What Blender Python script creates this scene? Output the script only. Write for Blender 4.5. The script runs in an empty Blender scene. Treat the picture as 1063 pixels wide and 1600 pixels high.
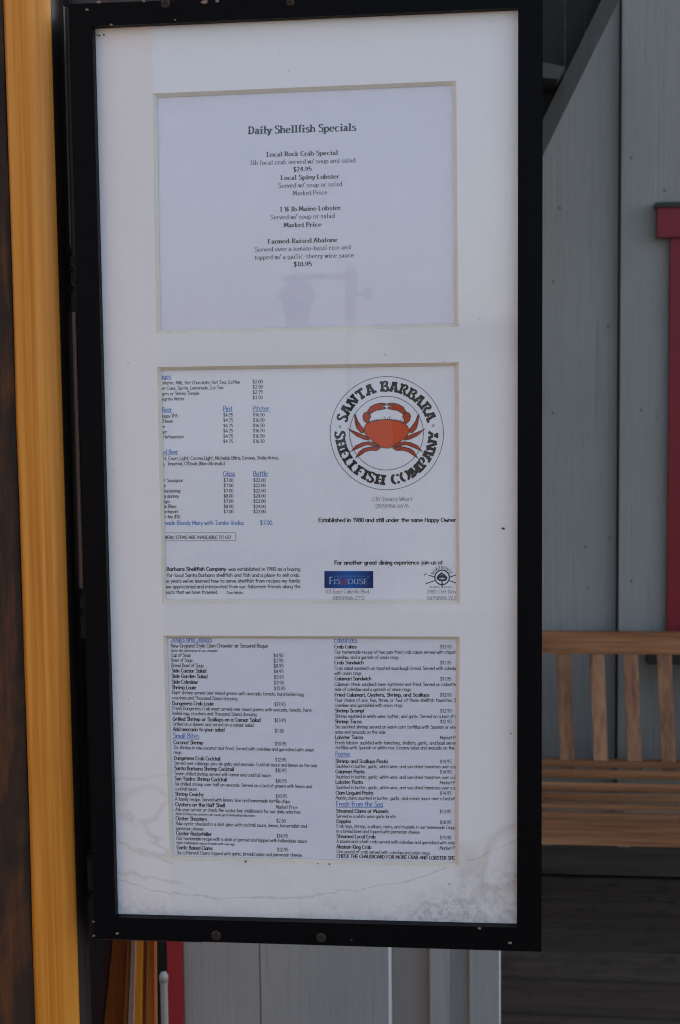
import bpy, bmesh, math, random
from mathutils import Vector, Matrix
random.seed(7)
C = bpy.context.scene
COL = C.collection
# ------------------------------------------------------------------ camera
F, CX, CY = 2380.0, 531.5, 800.0            # the photograph's focal length and centre, in its own pixels
ZB = 1.174                                  # height of the lower edge of the notice's opening above the deck
CAM = Vector((0.3721, -1.3925, ZB + 0.5262))
YAW, PITCH, ROLL = -0.1074, 0.0955, -0.0113
fw = Vector((math.sin(YAW)*math.cos(PITCH), math.cos(YAW)*math.cos(PITCH), -math.sin(PITCH)))
r0 = Vector((math.cos(YAW), -math.sin(YAW), 0)); u0 = r0.cross(fw)
RT = math.cos(ROLL)*r0 + math.sin(ROLL)*u0
UP = -math.sin(ROLL)*r0 + math.cos(ROLL)*u0
cd = bpy.data.cameras.new('camera'); cam = bpy.data.objects.new('camera', cd); COL.objects.link(cam)
m = Matrix((RT, UP, -fw)).transposed().to_4x4(); m.translation = CAM; cam.matrix_world = m
cd.sensor_fit = 'VERTICAL'; cd.sensor_height = 24.0; cd.sensor_width = 24.0*1063/1600; cd.lens = F/1600*24
cd.clip_start = 0.05; cd.clip_end = 3000
cd.dof.use_dof = True; cd.dof.focus_distance = 1.405; cd.dof.aperture_fstop = 11.0
C.camera = cam
C.cycles.filter_width = 1.1; C.cycles.use_denoising = True; C.cycles.denoiser = 'OPENIMAGEDENOISE'; C.cycles.denoising_input_passes = 'RGB_ALBEDO_NORMAL'; C.cycles.denoising_prefilter = 'NONE'; C.cycles.denoising_quality = 'HIGH'
# ------------------------------------------------------------------ sky, sun, exposure
SUN_EL, SUN_AZ = math.radians(40), math.radians(58)     # azimuth from +Y (behind the building) towards +X
w = bpy.data.worlds.new('World'); C.world = w; w.use_nodes = True
nt = w.node_tree; bg = nt.nodes['Background']
sky = nt.nodes.new('ShaderNodeTexSky'); sky.sky_type = 'NISHITA'; sky.sun_disc = False
sky.sun_elevation = SUN_EL; sky.sun_rotation = SUN_AZ; sky.air_density = 1.0; sky.dust_density = 2.6; sky.ozone_density = 0.8
nt.links.new(sky.outputs[0], bg.inputs[0]); bg.inputs[1].default_value = 0.13
sd = bpy.data.lights.new('sun', 'SUN'); sd.energy = 3.2; sd.angle = math.radians(0.53); sd.color = (1, .93, .82)
so = bpy.data.objects.new('sun', sd); COL.objects.link(so)
tosun = Vector((math.sin(SUN_AZ)*math.cos(SUN_EL), math.cos(SUN_AZ)*math.cos(SUN_EL), math.sin(SUN_EL)))
so.rotation_euler = tosun.to_track_quat('Z', 'Y').to_euler(); so.location = (0, 0, 12)
C.view_settings.view_transform = 'Standard'; C.view_settings.look = 'None'
C.view_settings.exposure = 1.62; C.view_settings.gamma = 1.0; C.view_settings.use_curve_mapping = False

def P(px, py, Y):
    """point of the plane y = Y seen at a pixel of the photograph"""
    d = fw + RT*((px-CX)/F) + UP*((CY-py)/F)
    return CAM + d*((Y-CAM.y)/d.y)
GLASS_Y = 0.0075
def PR(px, py, Y):
    """point at y = Y in front of the building whose mirror image in the pane falls on that pixel"""
    p = P(px, py, 2*GLASS_Y - Y); return Vector((p.x, Y, p.z))

# ------------------------------------------------------------------ materials
def mat(name, base, rough=.6, spec=.5):
    m = bpy.data.materials.new(name); m.use_nodes = True
    b = m.node_tree.nodes['Principled BSDF']
    b.inputs['Base Color'].default_value = (*base, 1); b.inputs['Roughness'].default_value = rough
    b.inputs['Specular IOR Level'].default_value = spec
    return m
def N(m, t, **kw):
    n = m.node_tree.nodes.new(t)
    for k, v in kw.items():
        if k in n.inputs.keys() if isinstance(k, str) else False: n.inputs[k].default_value = v
        else: setattr(n, k, v)
    return n
def L(m, a, b): m.node_tree.links.new(a, b)
def coords(m, scale, rnd=True):
    tc = N(m, 'ShaderNodeTexCoord'); mp = N(m, 'ShaderNodeMapping'); mp.inputs['Scale'].default_value = scale
    if rnd:
        oi = N(m, 'ShaderNodeObjectInfo'); mu = N(m, 'ShaderNodeVectorMath', operation='SCALE'); ad = N(m, 'ShaderNodeVectorMath', operation='ADD')
        cv = N(m, 'ShaderNodeCombineXYZ')
        for i in range(3): L(m, oi.outputs['Random'], cv.inputs[i])
        L(m, cv.outputs[0], mu.inputs[0]); mu.inputs['Scale'].default_value = 7.3
        L(m, tc.outputs['Object'], ad.inputs[0]); L(m, mu.outputs[0], ad.inputs[1]); L(m, ad.outputs[0], mp.inputs[0])
    else: L(m, tc.outputs['Object'], mp.inputs[0])
    return mp.outputs[0]
def noise(m, vec, scale=1, detail=5, rough=.6, dist=0):
    n = N(m, 'ShaderNodeTexNoise'); n.inputs['Scale'].default_value = scale; n.inputs['Detail'].default_value = detail
    n.inputs['Roughness'].default_value = rough; n.inputs['Distortion'].default_value = dist; L(m, vec, n.inputs['Vector']); return n.outputs['Fac']
def ramp(m, fac, stops):
    r = N(m, 'ShaderNodeValToRGB'); e = r.color_ramp.elements
    while len(e) < len(stops): e.new(.5)
    for i, (p, c) in enumerate(stops): e[i].position = p; e[i].color = (*c, 1) if len(c) == 3 else c
    L(m, fac, r.inputs[0]); return r.outputs[0]
def math_(m, op, a, b=None, clamp=False):
    n = N(m, 'ShaderNodeMath', operation=op); n.use_clamp = clamp
    for i, v in enumerate((a, b)):
        if v is None: continue
        if isinstance(v, (int, float)): n.inputs[i].default_value = v
        else: L(m, v, n.inputs[i])
    return n.outputs[0]
def mixc(m, fac, a, b, blend='MIX'):
    n = N(m, 'ShaderNodeMix', data_type='RGBA', blend_type=blend)
    if isinstance(fac, (int, float)): n.inputs[0].default_value = fac
    else: L(m, fac, n.inputs[0])
    for i, v in ((6, a), (7, b)):
        if isinstance(v, tuple): n.inputs[i].default_value = (*v, 1)
        else: L(m, v, n.inputs[i])
    return n.outputs[2]
def bsdf(m): return m.node_tree.nodes['Principled BSDF']
def bump(m, h, strength=.3, dist=.002):
    b = N(m, 'ShaderNodeBump'); b.inputs['Strength'].default_value = strength; b.inputs['Distance'].default_value = dist
    L(m, h, b.inputs['Height']); L(m, b.outputs[0], bsdf(m).inputs['Normal'])
def wood(name, c0, c1, c2, axis, fine=90, coarse=9, rough=.55, spec=.4, bstr=.3, wear=None, stretch=22):
    m = mat(name, c1, rough, spec)
    s = [1.0, 1.0, 1.0]; s[axis] = 1.0/stretch
    v1 = coords(m, tuple(x*fine for x in s)); v2 = coords(m, tuple(x*coarse for x in s))
    n1 = noise(m, v1, 1, 5, .65, .3); n2 = noise(m, v2, 1, 4, .55, 1.2)
    f = math_(m, 'ADD', math_(m, 'MULTIPLY', n1, .45), math_(m, 'MULTIPLY', n2, .55))
    col = ramp(m, f, [(.33, c0), (.5, c1), (.66, c2)])
    oi = N(m, 'ShaderNodeObjectInfo'); hv = N(m, 'ShaderNodeHueSaturation')
    L(m, math_(m, 'ADD', math_(m, 'MULTIPLY', oi.outputs['Random'], .34), .83), hv.inputs['Value']); L(m, col, hv.inputs['Color'])
    col = hv.outputs[0]
    if wear:
        v3 = coords(m, (14, 14, 14)); n3 = noise(m, v3, 1, 7, .7)
        col = mixc(m, ramp(m, n3, [(.52, (0, 0, 0)), (.68, (1, 1, 1))]), col, wear)
    L(m, col, bsdf(m).inputs['Base Color'])
    L(m, math_(m, 'ADD', math_(m, 'MULTIPLY', n1, .25), rough-.12), bsdf(m).inputs['Roughness'])
    bump(m, f, bstr, .003); return m
def painted(name, base, dark, rough=.55, fine=160, bstr=.35):
    """paint over rough sawn boards: vertical grain shows as relief, the colour is worn and a little dirty"""
    m = mat(name, base, rough, .35)
    v1 = coords(m, (fine, fine, fine/40)); n1 = noise(m, v1, 1, 4, .7, .4)
    v2 = coords(m, (30, 30, 1.6)); n2 = noise(m, v2, 1, 4, .6, 1.5)
    v3 = coords(m, (3, 3, 1.2)); n3 = noise(m, v3, 1, 6, .65)
    v4 = coords(m, (26, 26, 14)); n4 = noise(m, v4, 1, 4, .7)
    c = mixc(m, ramp(m, n3, [(.3, (0, 0, 0)), (.75, (.5, .5, .5))]), base, dark)
    c = mixc(m, ramp(m, n2, [(.28, (.55, .55, .55)), (.42, (0, 0, 0))]), c, dark)
    c = mixc(m, ramp(m, n4, [(.68, (0, 0, 0)), (.76, (.6, .6, .6))]), c, tuple(x*.55 for x in dark))
    L(m, c, bsdf(m).inputs['Base Color'])
    bump(m, math_(m, 'ADD', n1, n2), bstr, .0025); return m

M = {}
M['siding'] = painted('grey white painted siding', (.39, .363, .315), (.265, .25, .22), fine=110, bstr=1.0)
M['siding_near'] = painted('white painted board', (.325, .305, .272), (.20, .19, .172), fine=110, bstr=1.2)
M['cream_paint'] = painted('cream painted board', (.30, .255, .21), (.22, .18, .15))
M['brace_paint'] = painted('grey brown paint', (.075, .069, .056), (.05, .046, .038))
M['gable_dark'] = painted('dark brown stain', (.028, .024, .02), (.018, .015, .012), .8)
M['red'] = painted('red trim paint', (.27, .018, .022), (.19, .014, .018), .5, bstr=.2)
M['lead'] = painted('mossy capping and dark sill', (.07, .065, .05), (.03, .04, .025), .9)
M['deck'] = wood('weathered deck plank', (.062, .045, .032), (.098, .072, .052), (.135, .105, .078), 0, 34, 5, .9, .1, .6, (.06, .044, .032))
M['teak'] = wood('oiled teak', (.13, .043, .015), (.34, .138, .054), (.50, .24, .11), 0, 90, 13, .55, .3, .25)
M['teak_v'] = wood('oiled teak upright', (.11, .041, .018), (.33, .142, .064), (.51, .265, .13), 2, 90, 14, .55, .3, .25)
M['skirt'] = wood('dark worn skirting', (.04, .03, .024), (.07, .054, .043), (.11, .09, .07), 0, 60, 8, .85, .15, .5)
M['shed'] = wood('grey shed boards', (.16, .15, .14), (.22, .205, .19), (.28, .26, .24), 2)
M['iron'] = mat('dark painted iron', (.045, .047, .05), .5)
M['frosted'] = mat('smoky lantern glass', (.05, .048, .045), .5)
M['facade'] = painted('pink beige render', (.50, .36, .30), (.42, .30, .25), .8)
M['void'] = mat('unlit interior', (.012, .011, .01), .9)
M['white_pipe'] = painted('worn white enamel', (.34, .33, .31), (.16, .13, .10), .4)
M['edge_highlight'] = painted('painted edge highlight', (.80, .80, .78), (.6, .58, .55), .5)  # near white colour that stands for sunlight on board edges
M['steel'] = mat('zinc bracket', (.22, .22, .22), .5); bsdf(M['void']).inputs['Specular IOR Level'].default_value = .1; bsdf(M['steel']).inputs['Metallic'].default_value = .3
# black satin frame paint with tiny chips
m = M['black'] = mat('black satin frame paint', (.0022, .0024, .0034), .42, .06)
n = noise(m, coords(m, (60, 60, 60), False), 1, 6, .7); L(m, math_(m, 'ADD', math_(m, 'MULTIPLY', n, .3), .28), bsdf(m).inputs['Roughness'])
n2 = noise(m, coords(m, (45, 45, 45), False), 1, 3, .5)
L(m, mixc(m, ramp(m, n2, [(.755, (0, 0, 0)), (.775, (1, 1, 1))]), (.0022, .0024, .0034), (.08, .06, .05)), bsdf(m).inputs['Base Color'])
bump(m, n, .08, .001)
m = M['brass'] = mat('rusty screw', (.10, .06, .03), .55); bsdf(m).inputs['Metallic'].default_value = .6
n = noise(m, coords(m, (900, 900, 900), False)); L(m, ramp(m, n, [(.35, (.012, .008, .006)), (.65, (.075, .048, .026))]), bsdf(m).inputs['Base Color'])
M['chip'] = mat('bare wood chip', (.20, .15, .11), .8)
M['dirt'] = mat('black grime', (.012, .011, .012), .9)
# varnished post
m = M['varnish'] = wood('amber varnished timber', (.31, .088, .005), (.52, .198, .018), (.66, .32, .055), 2, 170, 24, .40, .3, .08, None, 70)
bsdf(m).inputs['Coat Weight'].default_value = .14; bsdf(m).inputs['Coat Roughness'].default_value = .3
m = M['varnish_red'] = wood('red brown varnished timber', (.14, .032, .007), (.28, .075, .014), (.42, .15, .035), 2, 110, 16, .45, .2, .15, None, 40)
m = M['stile'] = wood('dark stained timber and post shade', (.008, .005, .005), (.016, .010, .009), (.030, .020, .019), 2, 80, 12, .4, .5, .1)  # also colours the post's right side, where it stands for shade
M['plum'] = mat('plum brown stain', (.055, .026, .024), .5, .2)
m = M['highlight_bead'] = mat('painted highlight bead', (.34, .20, .15), .22)  # pale brown base stands for highlight lines on door and pedestal
# weathered bark-like face: dark stain worn through to orange wood
m = M['bark'] = mat('dark weathered timber', (.03, .02, .015), .75, .3)
v = coords(m, (38, 38, 4.5), False); n1 = noise(m, v, 1, 7, .7, 1.0); n2 = noise(m, coords(m, (11, 11, 5), False), 1, 5, .6, .8)
f = math_(m, 'ADD', math_(m, 'MULTIPLY', n1, .45), math_(m, 'MULTIPLY', n2, .55))
L(m, ramp(m, f, [(.36, (.010, .008, .007)), (.50, (.035, .019, .010)), (.60, (.11, .040, .012)), (.70, (.20, .075, .02))]), bsdf(m).inputs['Base Color']); bump(m, f, .9, .006)
# mat board: water marks, mould towards the bottom, dust
m = M['matboard'] = mat('off white mount board', (.72, .72, .72), .85, .2)
tc = N(m, 'ShaderNodeTexCoord'); sx = N(m, 'ShaderNodeSeparateXYZ'); L(m, tc.outputs['Object'], sx.inputs[0])
z = sx.outputs['Z']; x = sx.outputs['X']
na = noise(m, coords(m, (9, 9, 22), False), 1, 6, .65, .6); nb = noise(m, coords(m, (160, 160, 160), False), 1, 5, .8)
nc = noise(m, coords(m, (4.5, 4.5, 7), False), 1, 6, .55, 1.0)
edge = math_(m, 'ADD', math_(m, 'MULTIPLY', na, .032), math_(m, 'MULTIPLY', math_(m, 'MULTIPLY', math_(m, 'ADD', x, .07), math_(m, 'ADD', x, .07)), .95))          # mould line, higher to the sides
h = math_(m, 'SUBTRACT', math_(m, 'SUBTRACT', z, .024), edge)
mould = math_(m, 'MULTIPLY', math_(m, 'MULTIPLY', h, -30, True), ramp(m, nb, [(.34, (0, 0, 0)), (.60, (1, 1, 1))]))
line = math_(m, 'SUBTRACT', 1, math_(m, 'MULTIPLY', math_(m, 'ABSOLUTE', h), 1000), True)
base = mixc(m, noise(m, coords(m, (4, 4, 4), False)), (.765, .77, .775), (.80, .795, .79))
low = math_(m, 'MULTIPLY', math_(m, 'SUBTRACT', .22, z), 8, True)
ring = math_(m, 'SUBTRACT', 1, math_(m, 'MULTIPLY', math_(m, 'ABSOLUTE', math_(m, 'SUBTRACT', nc, .47)), 38), True)
ring2 = math_(m, 'SUBTRACT', 1, math_(m, 'MULTIPLY', math_(m, 'ABSOLUTE', math_(m, 'SUBTRACT', nc, .56)), 130), True)
side = math_(m, 'MULTIPLY', math_(m, 'SUBTRACT', math_(m, 'ABSOLUTE', x), .120), 40, True)
rr = math_(m, 'MULTIPLY', math_(m, 'MULTIPLY', ring, low), .30)
rr = math_(m, 'MULTIPLY', rr, math_(m, 'ADD', math_(m, 'MULTIPLY', side, .8), .2), True)
base = mixc(m, rr, base, (.42, .33, .22))
base = mixc(m, math_(m, 'MULTIPLY', math_(m, 'MULTIPLY', line, .75), nb), base, (.30, .25, .21))
base = mixc(m, math_(m, 'MULTIPLY', math_(m, 'MULTIPLY', mould, .58), ramp(m, noise(m, coords(m, (16, 16, 24), False), 1, 5, .7), [(.32, (.15, .15, .15)), (.66, (1, 1, 1))])), base, (.20, .21, .24))
sp = noise(m, coords(m, (75, 75, 75), False), 1, 2, .5); base = mixc(m, ramp(m, sp, [(.775, (0, 0, 0)), (.80, (.7, .7, .7))]), base, (.2, .18, .16))
L(m, base, bsdf(m).inputs['Base Color'])
m = M['bevel'] = mat('cream cut edge of mount', (.74, .68, .54), .85, .2)
n = noise(m, coords(m, (70, 70, 70), False), 1, 5, .6); L(m, ramp(m, n, [(.3, (.68, .62, .50)), (.7, (.74, .69, .57))]), bsdf(m).inputs['Base Color'])
def paper(name, base):
    m = mat(name, base, .8, .25)
    n = noise(m, coords(m, (30, 30, 30), False), 1, 6, .75)
    L(m, mixc(m, n, tuple(x*.93 for x in base), tuple(min(1, x*1.06) for x in base)), bsdf(m).inputs['Base Color'])
    bump(m, noise(m, coords(m, (6, 6, 9), False), 1, 2), .12, .004); return m
M['paper_a'] = paper('pale lavender copy paper', (.69, .70, .785))
M['paper_b'] = paper('bright white paper', (.76, .785, .83))
M['paper_c'] = paper('bluish white paper', (.69, .73, .81))
M['ink'] = mat('black print', (.022, .022, .028), .7, .2)
M['ink_soft'] = mat('thin grey black print', (.055, .055, .066), .7, .2)
M['blue'] = mat('blue print', (.03, .15, .50), .7, .2)
M['orange'] = mat('orange red print', (.60, .066, .007), .7, .2)
M['orange_d'] = mat('deep red print', (.44, .042, .009), .7, .2)
M['navy'] = mat('navy print', (.012, .03, .075), .7, .2)
M['gold'] = mat('ochre print', (.35, .22, .06), .7, .2)
M['pale'] = mat('pale blue print', (.40, .50, .60), .7, .2)
M['grey_blue'] = mat('blue grey print', (.22, .32, .45), .7, .2)
M['red_print'] = mat('red print', (.34, .06, .07), .7, .2)
m = M['blue_grad'] = mat('deep blue banner print', (.004, .05, .25), .6, .3)
tc = N(m, 'ShaderNodeTexCoord'); sx = N(m, 'ShaderNodeSeparateXYZ'); L(m, tc.outputs['Generated'], sx.inputs[0])
L(m, ramp(m, sx.outputs['X'], [(0, (.004, .022, .13)), (.5, (.008, .10, .38)), (1, (.004, .016, .10))]), bsdf(m).inputs['Base Color'])
# window glass: thin pane, clear with a Fresnel reflection
def glass(name, f0):
    m = bpy.data.materials.new(name); m.use_nodes = True; t = m.node_tree; t.nodes.clear()
    o = t.nodes.new('ShaderNodeOutputMaterial'); mx = t.nodes.new('ShaderNodeMixShader')
    tr = t.nodes.new('ShaderNodeBsdfTransparent'); gl = t.nodes.new('ShaderNodeBsdfGlossy'); gl.inputs['Roughness'].default_value = .0
    lw = t.nodes.new('ShaderNodeLayerWeight')
    p = t.nodes.new('ShaderNodeMath'); p.operation = 'POWER'; t.links.new(lw.outputs['Facing'], p.inputs[0]); p.inputs[1].default_value = 5
    a = t.nodes.new('ShaderNodeMath'); a.operation = 'MULTIPLY_ADD'; t.links.new(p.outputs[0], a.inputs[0]); a.inputs[1].default_value = 1-f0; a.inputs[2].default_value = f0
    tr.inputs[0].default_value = (.985, .992, .99, 1)
    t.links.new(a.outputs[0], mx.inputs[0]); t.links.new(tr.outputs[0], mx.inputs[1]); t.links.new(gl.outputs[0], mx.inputs[2]); t.links.new(mx.outputs[0], o.inputs[0])
    return m
M['glass'] = glass('clear pane', .026)
m = M['darkglass'] = mat('dark window pane', (.01, .011, .012), .05, .5)
# sea
m = M['sea'] = mat('sea water', (.02, .045, .055), .12, .5); bump(m, noise(m, coords(m, (.6, .6, .6), False), 1, 4), .5, .3)

# ------------------------------------------------------------------ object helpers
ORG = {}
def prop(o, label=None, cat=None, group=None, kind=None):
    for k, v in (('label', label), ('category', cat), ('group', group), ('kind', kind)):
        if v: o[k] = v
    return o
def thing(name, loc, label, cat, group=None):
    o = bpy.data.objects.new(name, None); o.empty_display_size = .1; COL.objects.link(o)
    o.location = loc; ORG[o] = Vector(loc); return prop(o, label, cat, group)
def obj(name, bm, material, parent=None, org=None, bev=0, smooth=False):
    """link a bmesh (given in world coordinates) as one object, its origin at the thing's base"""
    if bev:
        bmesh.ops.bevel(bm, geom=[e for e in bm.edges if len(e.link_faces) == 2 and e.calc_face_angle(0) > .6], offset=bev, segments=2, affect='EDGES', profile=.6, clamp_overlap=True)
    og = ORG[parent] if parent is not None else Vector(org if org is not None else (0, 0, 0))
    bmesh.ops.translate(bm, verts=bm.verts, vec=-og)
    bm.normal_update()
    me = bpy.data.meshes.new(name); bm.to_mesh(me); bm.free()
    for mm in (material if isinstance(material, (list, tuple)) else [material]): me.materials.append(mm)
    if smooth:
        for p in me.polygons: p.use_smooth = True
    o = bpy.data.objects.new(name, me); COL.objects.link(o)
    if parent is not None: o.parent = parent
    else: o.location = og
    ORG[o] = og
    return o
def copy_of(src, offset, rot=None):
    c = src.copy(); COL.objects.link(c); c.location = src.location + Vector(offset)
    if rot: c.rotation_euler = rot
    ORG[c] = ORG[src]; return c
def hexa(bm, p):
    """eight corners: four of the near face (ccw seen from -Y), four of the far face"""
    v = [bm.verts.new(q) for q in p]
    for f in ((0, 1, 2, 3), (5, 4, 7, 6), (0, 4, 5, 1), (1, 5, 6, 2), (2, 6, 7, 3), (3, 7, 4, 0)): bm.faces.new([v[i] for i in f])
    return bm
def box(x0, x1, y0, y1, z0, z1, bm=None):
    bm = bm or bmesh.new()
    return hexa(bm, [(x0, y0, z0), (x1, y0, z0), (x1, y0, z1), (x0, y0, z1), (x0, y1, z0), (x1, y1, z0), (x1, y1, z1), (x0, y1, z1)])
def quadslab(c, y0, y1, bm=None):
    """slab whose near face has the four corners c (x, z) ccw"""
    bm = bm or bmesh.new()
    return hexa(bm, [(x, y0, z) for x, z in c] + [(x, y1, z) for x, z in c])
def lathe(prof, loc, n=16, bm=None, axis='Z'):
    bm = bm or bmesh.new(); rings = []
    for r, h in prof:
        ring = []
        for i in range(n):
            a = 2*math.pi*i/n; v = (r*math.cos(a), r*math.sin(a), h)
            if axis == 'Y': v = (v[0], -h, v[1])
            ring.append(bm.verts.new((v[0]+loc[0], v[1]+loc[1], v[2]+loc[2])))
        rings.append(ring)
    for a, b in zip(rings, rings[1:]):
        for i in range(n):
            bm.faces.new((a[i], a[(i+1) % n], b[(i+1) % n], b[i]))
    bm.faces.new(rings[0][::-1]); bm.faces.new(rings[-1])
    return bm

# ------------------------------------------------------------------ setting: water, deck
bm = bmesh.new(); v = [bm.verts.new(q) for q in ((-1500, -1500, -4), (1500, -1500, -4), (1500, 1500, -4), (-1500, 1500, -4))]; bm.faces.new(v)
prop(obj('sea', bm, M['sea']), kind='structure')
WALL_Y, WING_Y = 3.66, 1.60
WALL_MARKS = ((875, 325), (864, 645), (919, 918), (865, 440), (950, 510), (1036, 300), (1000, 640), (872, 120), (915, 855), (985, 250), (985, 905), (953, 840))
M['nail'] = mat('weathered nail head', (.13, .12, .10), .7)
deck = prop(obj('wharf_deck', box(-22, 30, -30, 12, -.5, -.047), M['deck']), kind='structure')
ys = [4.98-1.3925, 4.84-1.3925]       # plank joints follow the photograph, then carry on at the same width
pw = .222
y = WALL_Y-.05
src = {}
k = 0
while y > -16:
    for xa, xb in ((-14, -2.2+.9*((k*37) % 5)/5), (None, 12.5)):
        if xa is None: xa = last+.006
        last = xb
        dz = random.uniform(-.007, .007)
        o = obj('plank', box(xa, xb, y-pw+.021, y, -.045, dz), M['deck'], deck, bev=.006)
    y -= pw; k += 1

# ------------------------------------------------------------------ the far wall behind the bench
wall = thing('restaurant_wall', (1.2, WALL_Y, 0), 'pale grey painted board wall behind the teak bench', 'wall')
xs = P(967, 700, WALL_Y).x
x_l, x_r = -3.0, 7.5
bx = [xs-2.44*1.5, xs-1.22, xs, xs+1.22, xs+2.44, xs+3.66, xs+4.88]
for i in range(len(bx)-1):
    proud = .0 if bx[i] < xs-.01 else (.045 if i % 2 == 0 else .0)
    a, b = bx[i], bx[i+1]
    obj('siding_board', box(a+(.004 if proud == 0 else 0), b-(.006 if proud == 0 else 0), WALL_Y-proud, WALL_Y+.04, 0.0, 5.2), M['siding'], wall, bev=.002)
obj('backing', box(-6, 9, WALL_Y+.045, WALL_Y+.3, -.04, 5.2), M['void'], wall)
obj('skirting', box(-3, 7.5, WALL_Y-.065, WALL_Y-.0455, 0.006, P(950, 1316, WALL_Y-.065).z), M['skirt'], wall, bev=.004)
# shallow grooves of the plywood siding: narrow fillets beside the joint
# red window
for px_, py_ in WALL_MARKS:
    p = P(px_, py_, WALL_Y); y_ = WALL_Y - (.045 if px_ > 968 else 0)
    obj('nail_head', lathe([(.0042, 0), (.0042, .0006), (.003, .0012)], (p.x, y_, p.z), 8, axis='Y'), M['nail'], wall)
yb = WALL_Y-.045
wx0 = P(1046, 600, yb-.03).x; cz1 = P(1040, 318, yb-.05).z; cz0 = P(1040, 371, yb-.05).z; cx0 = P(1027.5, 345, yb-.05).x
sz0 = P(1030, 1037, yb-.06).z; sx0 = P(1012, 1030, yb-.06).x
win = obj('window', box(wx0+.09, wx0+.80, yb-.004, yb-.002, sz0+.03, cz0-.08), M['darkglass'], wall)
jamb = obj('jamb', box(wx0, wx0+.088, yb-.030, yb, sz0+.046, cz0), M['red'], win, bev=.003)
copy_of(jamb, (.80, 0, 0))
obj('head_board', box(cx0, wx0+.94, yb-.048, yb-.001, cz0+.001, cz1-.012), M['red'], win, bev=.003)
obj('capping', box(cx0-.006, wx0+.95, yb-.056, yb-.001, cz1-.0115, cz1+.004), M['lead'], win, bev=.003)
obj('top_rail', box(wx0+.089, wx0+.799, yb-.028, yb-.001, cz0-.08, cz0-.001), M['red'], win, bev=.003)
obj('sill', box(sx0, wx0+.95, yb-.075, yb-.001, sz0, sz0+.045), M['lead'], win, bev=.004)  # sill shares the capping's dark colour

# unseen roof overhang, brought forward to keep the sun off wall and case
roof = thing('sun_block_roof', (1.5, 2.6, 5.2), 'unseen roof overhang above the grey wall, extended to block the sun', 'roof')
obj('sun_block_slab', box(-7, 12, 1.6, WALL_Y+4, 5.2, 5.35), M['gable_dark'], roof)

# ------------------------------------------------------------------ the near wall end under the menu case
wing = thing('wall_end', (.3, WING_Y, 0), 'white painted plank wall end with red trim under the menu case', 'wall')
def X(px, Y, py=1540): return P(px, py, Y).x
HT = 3.3
e0, e1, e2 = X(288, WING_Y), X(372, WING_Y), X(607, WING_Y)
obj('red_trim', box(X(262, WING_Y-.012), e0-.001, WING_Y-.012, WING_Y+.05, 0, HT), M['red'], wing, bev=.003)
obj('board', box(e0, X(408, WING_Y, 1560)-.0022, WING_Y, WING_Y+.05, 0, HT), M['siding_near'], wing, bev=.002)
obj('board', box(X(408, WING_Y, 1560), e2, WING_Y, WING_Y+.05, 0, HT), M['siding_near'], wing, bev=.0025)
y2 = WING_Y+.055
obj('recess_board', box(X(600, y2), X(673, y2)-.001, y2, y2+.04, 0, HT), M['cream_paint'], wing)
y3 = y2-.03
obj('batten', box(X(672, y3), X(703, y3), y3, y2+.04, 0, HT), M['siding_near'], wing, bev=.002)
obj('recess_board', box(X(702, y2)+.001, X(737, y2), y2, y2+.04, 0, HT), M['siding'], wing)
obj('corner_board', box(X(734, y3), X(779.5, y3), y3, y2+.12, 0, HT), M['siding_near'], wing, bev=.002)
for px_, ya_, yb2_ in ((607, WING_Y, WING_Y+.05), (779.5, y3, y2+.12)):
    xa_ = X(px_, ya_); obj('highlight_strip', box(xa_+.0005, xa_+.0035, ya_+.001, yb2_, 0, HT), M['edge_highlight'], wing)  # thin white strips paint in the bright sunlit edges
obj('wall_core', box(X(262, WING_Y)+.02, X(776, y3), y2+.13, WALL_Y-.03, 0, HT), M['siding'], wing)

# knee brace with a boarded gusset at the top, coming out behind the menu case
BY = 2.45
br = thing('roof_bracket', (P(830, 100, BY).x, BY, P(830, 100, BY).z), 'grey brown diagonal roof brace rising past the top right of the black case', 'bracket')
def xz(px, py, Y): p = P(px, py, Y); return (p.x, p.z)
obj('brace', quadslab([xz(790, 357.5, BY), xz(1000, -71.5, BY), xz(975, -71.5, BY), xz(765, 357.5, BY)], BY, BY+.09), M['brace_paint'], br, bev=.003)
g = BY+.05
pts = [720, 806, 845, 883, 915, 945, 985]
def top_of(px): return 300-(px-800)*2.045       # brace line in the picture
for a, b in zip(pts, pts[1:]):
    obj('gusset_board', quadslab([xz(a+.4, top_of(a)+8, g), xz(b-.4, top_of(b)+8, g), xz(b-.4, -200, g), xz(a+.4, -200, g)], g, g+.02), M['gable_dark'], br)
q = BY-.10
obj('rafter_end', hexa(bmesh.new(), [(*[xz(800, 118, q)[0]], q, xz(800, 118, q)[1]), (xz(871.5, 123, q)[0], q, xz(871.5, 123, q)[1]), (xz(883, 104, q)[0], q, xz(883, 104, q)[1]), (xz(800, 87, q)[0], q, xz(800, 87, q)[1]),
    (xz(800, 118, q)[0], g-.002, xz(800, 118, q)[1]), (xz(871.5, 123, q)[0], g-.002, xz(871.5, 123, q)[1]), (xz(883, 104, q)[0], g-.002, xz(883, 104, q)[1]), (xz(800, 87, q)[0], g-.002, xz(800, 87, q)[1])]), M['brace_paint'], br, bev=.002)

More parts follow.
